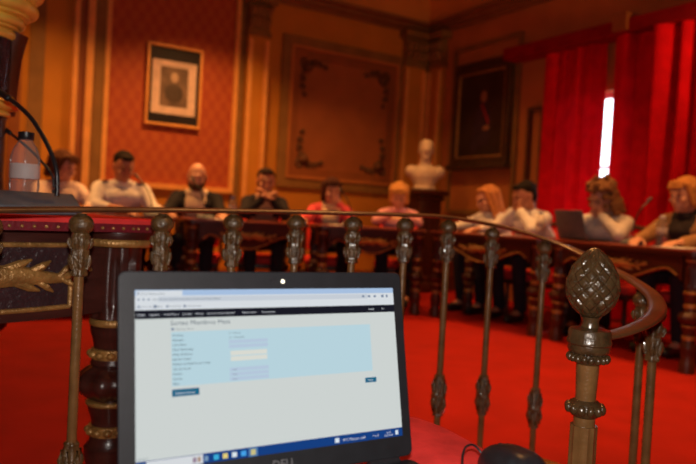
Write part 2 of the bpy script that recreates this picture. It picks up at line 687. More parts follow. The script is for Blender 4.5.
mb = MB(); ring_frame(mb, wv, hv, .025, 0, -.045); mb.build('gilt_frame', M['lightgold'], pf)
mb = MB(); mb.box((0, -.012, hv / 2), (wv - .045, .020, hv - .045)); mb.build('black_passepartout', mat('black_lacquer', (.02, .018, .02), .3), pf, False)
mb = MB(); mb.box((0, -.019, hv * .48), (wv * .80, .010, hv * .66)); mb.build('mount', mat('cream_mount_board', (.70, .52, .42), .8), pf, False)
mw_, mh_ = wv * .50, hv * .49
mb = MB(); mb.box((0, -.0235, hv * .49), (mw_, .005, mh_)); ph = mb.build('photograph', mat('sepia_photograph', (.16, .10, .065), .6, 0, .5, 7), pf, False)
mb = MB()                                        # the sitter: bust silhouette in low relief
mb.ell((0, -.026, hv / 2 + mh_ * .22), (mw_ * .14, .004, mh_ * .13), sub=3)
mb.build('portrait_head', mat('sepia_light', (.5, .36, .25), .6), pf)
mb = MB(); mb.ell((0, -.0255, hv / 2 - mh_ * .18), (mw_ * .34, .003, mh_ * .24), sub=3)
mb.build('portrait_shoulders', mat('sepia_dark', (.07, .045, .03), .6), pf)
mb = MB(); mb.box((0, -.034, hv / 2), (wv - .04, .002, hv - .04)); mb.build('glass', clear_mat('picture_glass', (1, 1, 1), .08, .08), pf, False)

b0, z1 = rw_px(461, 72); b1, z0 = rw_px(511, 163)
wv, hv = b1 - b0, z1 - z0
op = thing('oil_painting', rw((b0 + b1) / 2, .03, z0), RZ2, 'dark framed full-length portrait painting on the wall between the marble bust and the curtains', 'painting')
DKF = mat('dark_carved_frame', (.06, .028, .012), .4, .1, .4, 20, .4, 60)
mb = MB(); ring_frame(mb, wv, hv, .07, 0, -.06)
mb.box((0, -.05, -.03), (wv + .06, .10, .06), bevel=.01); mb.box((0, -.04, hv + .02), (wv * .9, .07, .05), bevel=.01)
for q in range(9):
    mb.ell((-wv / 2 + .04 + (wv - .08) * q / 8, -.06, hv + .02), (.03, .02, .02), sub=2)
mb.build('carved_frame', DKF, op)
mb = MB(); ring_frame(mb, wv - .14, hv - .14, .02, -.0, -.05, zz=.07); mb.build('inner_slip', M['gold_dull'], op)
mb = MB(); mb.box((0, -.015, hv / 2), (wv - .15, .02, hv - .15)); mb.build('canvas', mat('dark_oil_canvas', (.03, .016, .010), .45, 0, .5, 4), op, False)
# sitter in a long robe, dabs of paint just proud of the canvas
mb = MB(); mb.ell((.03, -.026, hv * .68), (.05, .004, .065), sub=3); mb.build('painted_face', mat('painted_flesh', (.3, .13, .06), .5), op)
mb = MB(); mb.ell((.09, -.026, hv * .36), (.06, .004, .03), sub=2); mb.build('painted_hand', mat('painted_flesh', (.3, .13, .06), .5), op)
mb = MB(); mb.prism([(-.02, hv * .62), (.10, hv * .62), (.17, hv * .45), (.15, hv * .2), (-.12, hv * .12), (-.16, hv * .2), (-.1, hv * .5)], -.0262, -.024, lambda x, y, z: V((x, z, y)))
mb.build('painted_robe', mat('painted_robe', (.035, .018, .03), .5, 0, .4, 8), op, False)
mb = MB(); mb.tube([(.0, -.027, hv * .6), (.06, -.027, hv * .52), (.13, -.027, hv * .40)], .02, 8, flat=(.1, 1), up=V((0, 0, 1))); mb.build('painted_sash', mat('painted_sash', (.25, .012, .02), .5), op)

# ------------------------------------------------------------------ marble bust on pedestal
bp = at(424, 190, 7.55)
zb = bp.z
yaw_b = math.atan2(-bp.y, -bp.x) + PI / 2
ped = thing('pedestal', (bp.x, bp.y, 0), RZ1, 'dark wooden column pedestal in the room corner under the marble bust', 'pedestal')
mb = MB(); mb.box((0, 0, .06), (.42, .42, .12), bevel=.015); mb.box((0, 0, .15), (.36, .36, .06), bevel=.02); mb.build('base', M['mahogany_far'], ped)
mb = MB(); mb.box((0, 0, (zb + .12) / 2), (.29, .29, zb - .22), bevel=.01)
for sx in (-.09, 0, .09):
    mb.box((sx, -.147, zb / 2), (.05, .012, zb - .45), bevel=.005)
mb.build('shaft', M['mahogany_far'], ped)
mb = MB(); mb.box((0, 0, zb - .09), (.34, .34, .05), bevel=.015); mb.box((0, 0, zb - .03), (.40, .40, .06), bevel=.012); mb.build('capital', M['mahogany_far'], ped)
bust = thing('marble_bust', (bp.x, bp.y, zb), yaw_b, 'cream marble bust of a man on a dark pedestal in the room corner', 'bust')
mb = MB()
mb.lathe([(.125, 0), (.13, .02), (.12, .03), (.11, .045), (.115, .06)], n=28)
mb.build('socle', M['marble'], bust)
mb = MB()
mb.ell((0, .0, .165), (.165, .10, .125), sub=3); mb.ell((.15, .01, .20), (.075, .075, .075)); mb.ell((-.15, .01, .20), (.075, .075, .075))
mb.ell((0, .0, .09), (.14, .09, .06)); mb.cap((0, .0, .24), (0, -.01, .36), .065, .058)
mb.ell((0, -.005, .44), (.078, .095, .108), sub=3); mb.ell((0, -.04, .385), (.055, .055, .05)); mb.ell((0, -.102, .425), (.013, .02, .025))
mb.ell((.078, 0, .43), (.012, .02, .03)); mb.ell((-.078, 0, .43), (.012, .02, .03)); mb.ell((0, -.08, .46), (.05, .02, .012))
mb.ell((0, .01, .485), (.083, .098, .08), sub=3); mb.ell((0, -.05, .355), (.045, .045, .04))
remeshed(mb, 'carved_head_and_shoulders', M['marble'], bust, .012, 3)
for sx in (-.03, .03):
    pass

# ------------------------------------------------------------------ council desks
def scroll(mb, c, r, sgn, turns=1.6, rad=.008, flip=1):
    pts = []
    for t in np.linspace(0, turns * 2 * PI, 26):
        rr = r * (1 - t / (turns * 2 * PI) * .8)
        pts.append(V((c[0] + sgn * rr * math.cos(t), c[1], c[2] + flip * rr * math.sin(t))))
    mb.tube(pts, [rad * (1 - .45 * i / 25) for i in range(26)], 7)


def leg_parts(root, x, y, hi=.733, far=False, seg=32):
    K = .74 if far else 1.0
    mah = M['mahogany_far'] if far else M['mahogany']
    T = Matrix.Translation
    n = seg
    mb = MB()
    # fluted drum under the top
    nr = 8
    for (r, z0_, z1_) in ((.056 if far else .061, .506, .688),):
        rings = []
        nn = 64 if not far else 32
        fl = 9
        r *= K
        for kz in range(9):
            t = kz / 8
            z = z0_ + (z1_ - z0_) * t
            dep = .24 * min(1, 4 * t, 4 * (1 - t)) ** .5
            rings.append([mb.bm.verts.new(V((x, y, z)) + V((math.cos(a), math.sin(a), 0)) * r * (1 - dep * max(0, math.cos(fl * a)) ** .6 if True else 1)) for a in [2 * PI * i / nn for i in range(nn)]])
        for q in range(8):
            for i in range(nn):
                j = (i + 1) % nn
                mb.bm.faces.new((rings[q][i], rings[q][j], rings[q + 1][j], rings[q + 1][i]))
        mb.bm.faces.new(rings[-1]); mb.bm.faces.new(list(reversed(rings[0])))
    L = lambda pr, nn=n, **kw: mb.lathe([(r * K, z) for r, z in pr], (x, y, 0), nn, **kw)
    L([(.06, .70), (.064, .71), (.066, .733)] if far else [(.06, .69), (.088, .70), (.094, .71), (.094, .733)])
    L([(.045, .425), (.05, .45), (.056, .47), (.058, .487)])
    L([(.05, .383), (.054, .39), (.05, .402)])
    # carved bulb
    pr = []
    for q in range(15):
        t = q / 14
        pr.append((.044 + .040 * math.sin(PI * t) ** .8, .297 + .088 * t))
    L(pr, 48 if not far else 24, lobes=8, depth=.07)
    L([(.043, .23), (.047, .25), (.054, .272), (.057, .283)])
    L([(.062, .0), (.062, .05), (.056, .07), (.05, .09), (.052, .12), (.06, .15), (.06, .175), (.048, .19), (.047, .206)])
    L([(.045, .0), (.045, .72)])
    leg = mb.build('leg', mah, root)
    for z, r, h in ((.694, .061, .008) if far else (.700, .096, .010), (.495, .060, .009), (.289, .060, .006)):
        mb = MB()
        r *= K
        mb.lathe([(r * .95, z - h), (r, z - h * .6), (r * 1.02, z), (r, z + h * .6), (r * .95, z + h)], (x, y, 0), n)
        mb.build('gilt_ring', M['gold_dull'], leg)
    for z, r in ((.414, .052), (.218, .05)):
        mb = MB()
        r *= K
        mb.lathe([(r * .9, z - .014), (r, z - .012), (r * 1.03, z), (r, z + .012), (r * .9, z + .014)], (x, y, 0), n)
        if not far:
            for q in range(12):
                a = 2 * PI * q / 12
                mb.ell((x + math.cos(a) * r, y + math.sin(a) * r, z), (.012, .012, .010), Matrix.Rotation(a, 3, 'Z'), sub=2)
        mb.build('gilt_ring', M['gold_dull'], leg)
    return leg


def desk(w, depth, loc, rz, label, far=True, group=None):
    """w: between leg centres; front legs at y=0, the back towards +y"""
    root = thing('council_desk', loc, rz, label, 'desk', group)
    if far:
        root.scale = (1, 1, .93)
    mah = M['mahogany_far'] if far else M['mahogany']
    pan = M['mahogany_far'] if far else M['panel']
    ro = .107 if not far else .075
    # rounded outline
    def outline(r):
        pts = []
        for cx, cy, a_ in ((w / 2, 0, -PI / 2), (w / 2, depth - .1, 0), (-w / 2, depth - .1, PI / 2), (-w / 2, 0, PI)):
            for q in range(9):
                a = a_ + PI / 2 * q / 8
                pts.append((cx + r * math.cos(a), cy + r * math.sin(a)))
        return pts
    mb = MB(); mb.prism(outline(ro), .748, .757); mb.prism(outline(ro - .01), .744, .760)
    mb.build('tabletop', M['velvet'] if not far else mat('red_leather_top', (.20, .032, .014), .42, 0, .2, 10), root)
    mb = MB(); mb.prism(outline(ro - .004), .728, .7475); mb.build('velvet_edging' if not far else 'top_edging', M['velvet_edge'] if not far else mah, root)
    if not far:
        mb = MB(); ou = outline(ro - .002)
        # brass nails along the edging
        per = []
        for i in range(len(ou)):
            a, b = V((*ou[i], 0)), V((*ou[(i + 1) % len(ou)], 0))
            per.append((a, b, (b - a).length))
        step, acc = .026, 0
        for a, b, L in per:
            t = acc
            while t < L:
                p = a.lerp(b, t / L); mb.ell((p.x, p.y, .7375), .0042, sub=1); t += step
            acc = t - L
        mb.build('brass_nails', M['gold_dull'], root)
    # apron with a curved lower edge
    hw = w / 2 - .045
    zt = .729
    def low(x):
        t = x / hw
        return .515 + .012 * t * t
    def low_far(x):
        t = abs(x) / hw
        return .575 - .055 * math.cos(t * PI * 1.15) - (.06 * max(0, t - .8) / .2)
    lf = low_far if far else low
    N = 32
    xs = [-hw + 2 * hw * i / N for i in range(N + 1)]
    def apron_poly(lift, inset=0.):
        h2 = hw - inset
        xx = [-h2 + 2 * h2 * i / N for i in range(N + 1)]
        return [(x, lf(x) + lift) for x in xx] + [(h2, zt - min(inset, .037)), (-h2, zt - min(inset, .037))]
    ysurf = -.035
    mb = MB(); mb.prism(apron_poly(0), ysurf, ysurf + .03, lambda x, y, z: V((x, z, y)))
    for sx in (-1, 1):
        mb.box((sx * w / 2, depth / 2 - .05, (.729 + .58) / 2), (.025, depth - .2, .149))
    mb.box((0, depth - .1, .690), (w - .1, .025, .078))
    ap = mb.build('apron', mah, root, True)
    mb = MB(); mb.prism(apron_poly(.03, .03 if far else .088), ysurf - .004, ysurf + .002, lambda x, y, z: V((x, z, y))); mb.build('panel_field', pan, root)
    # gilt moulding around the panel
    mb = MB()
    ins = .028 if far else .088
    h2 = hw - ins
    pts = [V((-h2 + 2 * h2 * i / N, ysurf - .004, lf(-h2 + 2 * h2 * i / N) + (.026 if not far else .012))) for i in range(N + 1)]
    top = zt - .037
    if far:
        mb.tube(pts, .007, 8, up=V((0, 1, 0)))
    else:
        mb.tube(pts, .006, 8, up=V((0, 1, 0)))
        mb.tube([pts[0], V((-h2, ysurf - .004, top))], .006, 8, up=V((0, 1, 0)))
        mb.tube([pts[-1], V((h2, ysurf - .004, top))], .006, 8, up=V((0, 1, 0)))
        mb.tube([V((-h2, ysurf - .004, top)), V((h2, ysurf - .004, top))], .006, 8, up=V((0, 1, 0)))
    mb.build('gilt_moulding', M['gold_dull'], root)
    # carved acanthus ornament in the middle of the panel
    mb = MB()
    zc = .62 if not far else .635
    yc = ysurf - .008
    sc = 1.0 if not far else 1.0
    for s in (-1, 1):
        mb.tube([(0, yc, zc), (s * .05, yc - .004, zc + .003), (s * .10, yc - .004, zc - .002), (s * .15, yc, zc - .006), (s * .20, yc, zc + .012), (s * .215, yc, zc + .022)],
                [.026, .024, .017, .011, .009, .004], 9, flat=(1, .8), up=V((0, 1, 0)))
        for q, (dx, dz, an, L, r) in enumerate(((.03, .02, .35, .055, .009), (.05, -.014, -.35, .055, .009), (.085, .014, .5, .045, .008), (.10, -.014, -.6, .04, .007), (.15, .006, .9, .03, .006), (.16, -.012, -.5, .035, .006))):
            p = V((s * dx, yc - .004, zc + dz))
            d = V((s * math.cos(an), 0, math.sin(an)))
            mb.tube([p - d * .01, p + d * L * .5 + V((0, -.006, 0)), p + d * L], [r, r * 1.1, r * .3], 7, up=V((0, 1, 0)))
        scroll(mb, (s * .205, yc, zc + .010), .016, s, 1.3, .006)
    mb.ell((0, yc, zc), (.028, .018, .034), sub=2)
    mb.build('carved_ornament', M['gold_dull'], root)
    for (x, y) in ((w / 2, 0), (-w / 2, 0), (w / 2, depth - .1), (-w / 2, depth - .1)):
        leg_parts(root, x, y, far=far, seg=32 if not far else 20)
    return root


# near desk, set just beyond the balustrade
LEG = at(116, 280, 1.74); LEG.z = 0
ndir = V((-.7071, -.7071, 0))
NW, ND = .62, 1.12
ncen = LEG + ndir * (NW / 2)
nrz = math.atan2(-ndir.y, -ndir.x)
near = desk(NW, ND, ncen, nrz, 'dark carved desk with red velvet top just behind the balustrade, left of the laptop', False)
nM = Matrix.Translation(ncen) @ Matrix.Rotation(nrz, 4, 'Z')


def on_near(s, q, z=.760):
    """s metres from the leg along the front, q metres back"""
    return nM @ V((NW / 2 - s, q, z))


# far desks in a horseshoe
Pp = [at(15, 210, 4.6), at(180, 210, 5.1), at(312, 215, 5.5), at(431, 220, 5.7), at(552, 225, 4.85), at(712, 240, 3.8)]
labels = ['carved mahogany desk of the man in white uniform shirt, left end of the horseshoe',
          'carved mahogany desk of the bald bearded man and the dark suited man',
          'carved mahogany desk of the pink jacket woman and the short blonde woman',
          'carved mahogany desk below the wall painting, where two people rest faces on hands',
          'carved mahogany desk in front of the red curtains, holding a bottle and papers']
DESK = []
for i in range(5):
    a, b = V((Pp[i].x, Pp[i].y, 0)), V((Pp[i + 1].x, Pp[i + 1].y, 0))
    d = (b - a).normalized()
    a2, b2 = a + d * .10, b - d * .10
    rz = math.atan2(d.y, d.x)
    DESK.append((desk((b2 - a2).length, .53, (a2 + b2) / 2, rz, labels[i], True, 'horseshoe of council desks'), (a2 + b2) / 2, rz))


def on_desk(i, px, q, z=.708, py=215):
    """point on desk i seen at column px, q metres behind its front line"""
    _, c, rz = DESK[i]
    u = V((math.cos(rz), math.sin(rz), 0)); b = V((-u.y, u.x, 0))
    r = ray(px, py)
    # solve (c + u*s + b*q) on the vertical plane through the ray
    nrm = V((r.y, -r.x, 0))
    s = -(c + b * q).dot(nrm) / u.dot(nrm)
    p = c + u * s + b * q
    return V((p.x, p.y, z))


# ------------------------------------------------------------------ balustrade
BAL = [(-.105, 0, 0)]
spec = [(-16, 210, 1.30), (82, 212, 1.45), (163, 212, 1.58), (234, 213, 1.73), (297, 214, 1.86), (354, 215, 1.94), (406, 217, 2.04), (449, 220, 2.15), (493, 228, 2.25), (545, 240, 2.26), (594, 262, 2.12), (646, 288, 1.755), (652, 326, 1.60)]
bpts = [at(*s) for s in spec]
# handrail path
rail_spec = [(-60, 211, 1.2), (1, 210, 1.31), (82, 209.5, 1.45), (163, 210, 1.58), (234, 211, 1.73), (297, 212, 1.86), (354, 213.5, 1.94), (406, 215, 2.04), (449, 217.5, 2.15), (493, 225, 2.25), (520, 231.5, 2.28), (545, 239, 2.26), (572, 249, 2.2), (600, 263, 2.08), (625, 276, 1.92), (644, 288, 1.76), (655, 299, 1.62), (657, 311, 1.50), (648, 321, 1.40), (632, 329, 1.33), (612, 335, 1.285), (600, 336, 1.27)]
rp = [at(*s) for s in rail_spec]


def catmull(P, n=6):
    out = []
    for i in range(len(P) - 1):
        p0, p1, p2, p3 = P[max(i - 1, 0)], P[i], P[i + 1], P[min(i + 2, len(P) - 1)]
        for k in range(n):
            t = k / n
            out.append(.5 * ((2 * p1) + (p2 - p0) * t + (2 * p0 - 5 * p1 + 4 * p2 - p3) * t * t + (3 * p1 - p0 - 3 * p2 + p3) * t ** 3))
    out.append(P[-1])
    return out


balu = thing('balustrade', (bpts[3].x, bpts[3].y, 0), 0, 'bronze painted metal balustrade with carved balusters and a pinecone newel post', 'balustrade')
b_off = V((bpts[3].x, bpts[3].y, 0))
mb = MB()
path = [p - b_off for p in catmull(rp)]
mb.tube(path, .0205, 18, flat=(1, .32))
mb.build('handrail', M['rail'], balu)


def baluster(p, ztop):
    """carved ball and cuff under the rail, slim shaft, carved knuckle low down"""
    x, y = p.x - b_off.x, p.y - b_off.y
    zt = ztop
    mb = MB()
    mb.lathe([(.0095, .0), (.0105, .12), (.0105, zt - .09), (.010, zt - .07)], (x, y, 0), 14)
    sh = mb.build('baluster', M['bronze'], balu)
    mb = MB()
    # ball
    pr = [(.012, zt - .044)] + [(.0255 * math.sin(t) + .001, zt - .024 - .023 * math.cos(t)) for t in np.linspace(.5, PI - .35, 12)] + [(.012, zt)]
    mb.lathe(pr, (x, y, 0), 20, lobes=6, depth=.03)
    # leafy cuff: moulded rings, bellied leaves and a flared lower lip
    z0 = zt - .135
    cuff = [(.0125, 0), (.0168, .002), (.0176, .008), (.0155, .012), (.0162, .020), (.0178, .040), (.0186, .054), (.0174, .059), (.0192, .064), (.0202, .078), (.0190, .087), (.0165, .093), (.0135, .097)]
    mb.lathe([(r, z0 + z) for r, z in cuff], (x, y, 0), 36, lobes=6, depth=.075)
    for row, (zz, r, L) in enumerate(((z0 + .016, .0165, .030), (z0 + .060, .0182, .022))):
        for k in range(6):
            a = 2 * PI * (k + .5 * row) / 6
            c, s = math.cos(a), math.sin(a)
            mb.tube([(x + c * r, y + s * r, zz), (x + c * (r + .004), y + s * (r + .004), zz + L * .6), (x + c * (r + .0045), y + s * (r + .0045), zz + L)], [.004, .0062, .0025], 8)
    mb.build('carved_cuff', M['bronze_dark'], sh)
    mb = MB()
    zk = max(zt - .525, .13)
    kn = [(.0125, 0), (.0165, .003), (.0150, .010), (.0180, .020), (.0205, .038), (.0185, .052), (.0210, .060), (.0225, .067), (.0210, .074), (.0180, .082), (.0200, .098), (.0185, .114), (.0150, .124), (.0165, .129), (.0125, .134)]
    mb.lathe([(r, zk - .10 + z) for r, z in kn], (x, y, 0), 36, lobes=6, depth=.075)
    for row, (zz, r, sg) in enumerate(((zk - .040, .0185, -1), (zk - .026, .0185, 1))):
        for k in range(6):
            a = 2 * PI * (k + .5) / 6
            c, s = math.cos(a), math.sin(a)
            mb.tube([(x + c * r, y + s * r, zz), (x + c * (r + .003), y + s * (r + .003), zz + sg * .022), (x + c * (r + .001), y + s * (r + .001), zz + sg * .044)], [.005, .0065, .0025], 8)
    mb.build('carved_knuckle', M['bronze_dark'], sh)


def rail_z(x, y):
    best = min(path, key=lambda q: (q.x + b_off.x - x) ** 2 + (q.y + b_off.y - y) ** 2)
    return best


for p in bpts:
    q = rail_z(p.x, p.y)
    baluster(V((q.x + b_off.x, q.y + b_off.y, 0)), q.z - .008)
mb = MB()     # floor strip the balusters stand in
mb.tube([V((q.x, q.y, .012)) for q in path], .035, 8, flat=(1, .34))
mb.build('base_rail', M['bronze'], balu)

# newel with the pinecone
NP = at(589, 345, 1.25)
nx, ny = NP.x - b_off.x, NP.y - b_off.y
zN = lambda py: at(590, py, 1.25).z
mb = MB()
mb.lathe([(.03, 0), (.03, .04), (.024, .06), (.024, .10)], (nx, ny, 0), 24)
mb.lathe([(.0245, .08), (.0235, zN(425))], (nx, ny, 0), 40, lobes=12, depth=.05)
mb.lathe([(.0195, zN(428)), (.0195, zN(412)), (.0185, zN(395)), (.0205, zN(372)), (.021, zN(360))], (nx, ny, 0), 28)
new = mb.build('newel_post', M['bronze'], balu)
mb = MB()
zc = zN(408)
mb.lathe([(.021, zc - .016), (.027, zc - .011), (.031, zc), (.027, zc + .011), (.020, zc + .016)], (nx, ny, 0), 32)
for q in range(12):
    a = 2 * PI * q / 12
    mb.ell((nx + .030 * math.cos(a), ny + .030 * math.sin(a), zc), (.0075, .0075, .010), sub=2)
mb.build('beaded_ring', M['bronze_finial'], new)
mb = MB()
z1_, z0_ = zN(327), zN(364)
mb.lathe([(.021, z0_), (.030, z0_ + .006), (.034, z0_ + .012), (.031, z0_ + .019), (.036, z0_ + .023), (.038, z0_ + .028), (.0375, z0_ + .036), (.040, z0_ + .039), (.040, z0_ + .045), (.0385, z0_ + .048), (.0385, z1_ - .008), (.036, z1_ - .004), (.020, z1_)], (nx, ny, 0), 40)
for q in range(18):
    a = 2 * PI * q / 18
    mb.ell((nx + .034 * math.cos(a), ny + .034 * math.sin(a), z0_ + .012), (.0058, .0058, .0075), sub=2)
mb.build('collar', M['bronze_finial'], new)
mb = MB()
zb0, zb1 = zN(319), zN(247)
mb.lathe([(.017, z1_ - .004), (.0155, z1_ + .004), (.0145, zb0 - .004), (.018, zb0 + .004)], (nx, ny, 0), 24)
H = zb1 - zb0


def cone(u, v):
    t = min(max(v, .0), 1)
    ph = t * PI
    r = .0525 * (math.sin(ph) ** .56) * (1.04 - .30 * t) if 0 < t < 1 else .0
    r = max(r, .0006)
    kk = 11
    a = u * 2 * PI
    w1 = (u * kk + t * 4.8) % 1.0
    w2 = (u * kk - t * 4.8) % 1.0
    d = min(w1, 1 - w1, w2, 1 - w2) * 2       # 0 on the lattice lines
    hgt = min(1, d * 2.2)
    r *= .93 + .095 * hgt
    return V((nx + r * math.cos(a), ny + r * math.sin(a), zb0 + H * t))


mb.grid(cone, 180, 110, True)
fin = mb.build('pinecone_finial', M['bronze_finial'], new)

# ------------------------------------------------------------------ carpeted steps behind the near desk
mb = MB()
for i, (q0, h) in enumerate(((1.22, .135), (1.40, .27), (1.58, .405))):
    P = [on_near(s, q, 0) for s, q in ((-.12, q0), (1.6, q0), (1.6, 2.2), (-.12, 2.2))]
    mb.prism([(p.x, p.y) for p in P], i * .135, h)
    nos = [on_near(-.12, q0, h - .012), on_near(1.6, q0, h - .012)]
    mb.tube(nos, .014, 8)
struct(mb.build('floor_steps', M['carpet']))

# ------------------------------------------------------------------ things on the near desk
post_p = on_near(.36, .44)
post_p = on_near((LEG - at(-22, 100, 1.95)).dot(V((.7071, .7071, 0))), (at(-22, 100, 1.95) - LEG).dot(V((-.7071, .7071, 0))))
pz = lambda y: at(-10, y, 1.95).z
pr_ = lambda x: (x + 19) / 680 * 1.95
post = thing('gilded_post', post_p, 0, 'dark polished post with gilded mouldings standing on the near carved desk', 'post')
mb = MB(); mb.lathe([(pr_(14), post_p.z - post_p.z), (pr_(14), .03), (pr_(8), .05), (pr_(6.5), .10), (pr_(7), pz(120) - post_p.z), (pr_(9), pz(112) - post_p.z)], n=28); mb.build('lower_shaft', M['glossdark'], post)
zz = lambda y: pz(y) - post_p.z


def torus_prof(rows):
    """rows: (outer px, top y, bottom y) half-round mouldings, listed from the bottom up"""
    out = []
    for xo, yt, yb in rows:
        ym, hh_ = (yt + yb) / 2, (yb - yt) / 2
        for t in np.linspace(-PI / 2, PI / 2, 11):
            out.append((pr_(xo - hh_ * (1 - math.cos(t))), zz(ym - hh_ * math.sin(t))))
    return out


mb = MB(); mb.lathe([(pr_(4), zz(117))] + torus_prof([(11, 110, 116), (18.5, 98, 109), (13, 94.5, 97.5)]) + [(pr_(6), zz(94))], n=48); mb.build('gilt_ring', M['gold'], post)
mb = MB(); mb.lathe([(pr_(8), zz(97)), (pr_(9.5), zz(70)), (pr_(10), zz(34))], n=28); mb.build('upper_shaft', M['glossdark'], post)
mb = MB(); mb.lathe([(pr_(6), zz(39))] + torus_prof([(13.5, 28, 38.5), (15, 25, 28), (21.5, 16, 25), (25, 12.5, 15.5), (33, 0, 12), (31, -4, -1), (38, -22, -5)]) + [(pr_(10), zz(-30))], n=48); mb.build('gilt_capital', M['gold'], post)
# curved red-brown wooden bracket swelling out behind the shaft
mb = MB()
c_ = lambda x: V((x - 19, 0, 0)) * 1.95 / 680
mb.tube([V((pr_(-1), .05, zz(112))), V((pr_(0), .05, zz(95))), V((pr_(1.5), .05, zz(72))), V((pr_(4), .05, zz(52))), V((pr_(7), .05, zz(38))), V((pr_(10), .05, zz(28)))], .034, 16, flat=(1, .8), up=V((1, 0, 0)))
mb.build('scrolled_bracket', M['mahred'], post)

bt = on_near((LEG - at(24, 190, 1.76)).dot(V((.7071, .7071, 0))), (at(24, 190, 1.76) - LEG).dot(V((-.7071, .7071, 0))))


def bottle(loc, h, label, group=None, capc=M['black_plastic'], detail=True):
    r = h * .175
    t = thing('water_bottle', loc, 0, label, 'bottle', group)
    mb = MB()
    pr = [(r * .8, .0), (r * .97, h * .02), (r, h * .06), (r * .93, h * .12), (r, h * .18), (r * .93, h * .24), (r, h * .30), (r, h * .36), (r * .98, h * .42), (r * .98, h * .60), (r, h * .64), (r * .97, h * .70), (r * .80, h * .79), (r * .52, h * .87), (r * .42, h * .90), (r * .42, h * .93)]
    mb.lathe(pr, n=28 if detail else 16, lobes=6 if detail else 0, depth=.02)
    mb.build('bottle_body', MATS.get('bottle_plastic') or clear_mat('bottle_plastic', (.95, .93, .92), .13, .14, .07), t)
    mb = MB(); mb.lathe([(r * .985, h * .42), (r * 1.0, h * .425), (r * 1.0, h * .60), (r * .985, h * .605)], n=28); mb.build('paper_label', mat('pale_label', (.55, .45, .42), .6), t)
    mb = MB(); mb.lathe([(r * .5, h * .905), (r * .52, h * .91), (r * .52, h * .995), (r * .46, h)], n=24, lobes=12, depth=.02); mb.build('bottle_cap', capc, t)
    return t


bottle(bt, at(24, 132, 1.76).z - bt.z, 'clear plastic water bottle with black cap on the near carved desk')


def gooseneck(base_loc, rz, size, neck, rad, label, headr, group=None, name='desk_microphone'):
    t = thing(name, base_loc, rz, label, 'microphone', group)
    w, d, h = size
    mb = MB()
    poly = [(-d / 2, 0), (-d / 2, h * .35), (-d / 2 + .012, h * .5), (d * .1, h), (d / 2 - .006, h), (d / 2, h * .9), (d / 2, 0)]
    mb.prism(poly, -w / 2, w / 2, lambda x, y, z: V((z, x, y)))
    o = mb.build('base', M['grey_plastic'], t)
    bv = o.modifiers.new('b', 'BEVEL'); bv.width = min(.006, h * .15); bv.segments = 2
    inv = (Matrix.Translation(base_loc) @ Matrix.Rotation(rz, 4, 'Z')).inverted()
    pts = catmull([inv @ p for p in neck], 8)
    mb = MB(); mb.tube(pts, rad, 10); mb.build('gooseneck', M['black_plastic'], t)
    d_ = (pts[-1] - pts[-3]).normalized()
    mb = MB(); mb.cap(pts[-1], pts[-1] + d_ * headr * 4, headr, headr); mb.build('microphone_head', M['black_plastic'], t)
    return t


sN = lambda p: ((LEG - p).dot(V((.7071, .7071, 0))), (p - LEG).dot(V((-.7071, .7071, 0))))
b1_ = on_near(*sN(at(33, 200, 1.66)))
mbz = b1_.z + .0
gooseneck(b1_, nrz, (.205, .10, at(55, 193, 1.66).z - mbz), [V((at(57, 194, 1.67).x, at(57, 194, 1.67).y, at(57, 196, 1.67).z)), at(56.5, 170, 1.67), at(48, 146, 1.68), at(34, 122, 1.70), at(20, 107, 1.72), at(8, 98, 1.74)], .0058,
          'grey conference microphone on the near carved desk in front of the bottle', .009)
b2_ = on_near(*sN(at(56, 200, 1.96)))
gooseneck(b2_, nrz, (.11, .10, .04), [V((at(53, 192, 1.97).x, at(53, 192, 1.97).y, b2_.z + .035)), at(53, 178, 1.97), at(42, 162, 1.97), at(26, 146, 1.98), at(10, 133, 2.0)], .004,
          'thin black gooseneck microphone behind the bottle on the near desk', .007)

# ------------------------------------------------------------------ upholstered stool with laptop and mouse
ZS = .468
poly = [V((-.29, 1.03, 0)), V((.02, 1.150, 0)), V((.125, 1.155, 0)), V((.172, 1.105, 0)), V((.219, 1.008, 0)), V((.285, .86, 0)), V((.40, .60, 0)), V((.36, .50, 0)), V((-.16, .42, 0)), V((-.21, .47, 0)), V((-.28, .95, 0))]
sc = sum(poly, V()) / len(poly)
stool = thing('upholstered_bench', (sc.x, sc.y, 0), 0, 'red velvet upholstered bench seat carrying the laptop and mouse', 'bench')


def smooth_poly(P, it=2):
    for _ in range(it):
        Q = []
        for i in range(len(P)):
            a, b = P[i], P[(i + 1) % len(P)]
            Q += [a * .8 + b * .2, a * .2 + b * .8]
        P = Q
    return P


sp_ = smooth_poly([p - sc for p in poly])
mb = MB()
rings = []
for sc_, z in ((.97, ZS - .085), (1.0, ZS - .07), (1.005, ZS - .03), (.998, ZS - .012), (.98, ZS - .003), (.95, ZS), (.5, ZS)):
    rings.append([mb.bm.verts.new((p.x * sc_, p.y * sc_, z)) for p in sp_])
for q in range(len(rings) - 1):
    for i in range(len(sp_)):
        j = (i + 1) % len(sp_)
        mb.bm.faces.new((rings[q][i], rings[q][j], rings[q + 1][j], rings[q + 1][i]))
mb.bm.faces.new(rings[-1]); mb.bm.faces.new(list(reversed(rings[0])))
mb.build('seat', M['velvet'], stool)
mb = MB(); mb.prism([(p.x * .95, p.y * .95) for p in sp_], ZS - .15, ZS - .086); mb.build('frame', M['mahogany'], stool)
for p in (V((-.24, .97, 0)), V((.12, 1.09, 0)), V((.33, .56, 0)), V((-.15, .49, 0))):
    q = p - sc
    mb = MB(); mb.lathe([(.016, 0), (.02, .03), (.017, .06), (.02, .16), (.024, .22), (.018, .25), (.024, .28), (.026, ZS - .12)], (q.x, q.y, 0), 18); mb.build('leg', M['mahogany'], stool)

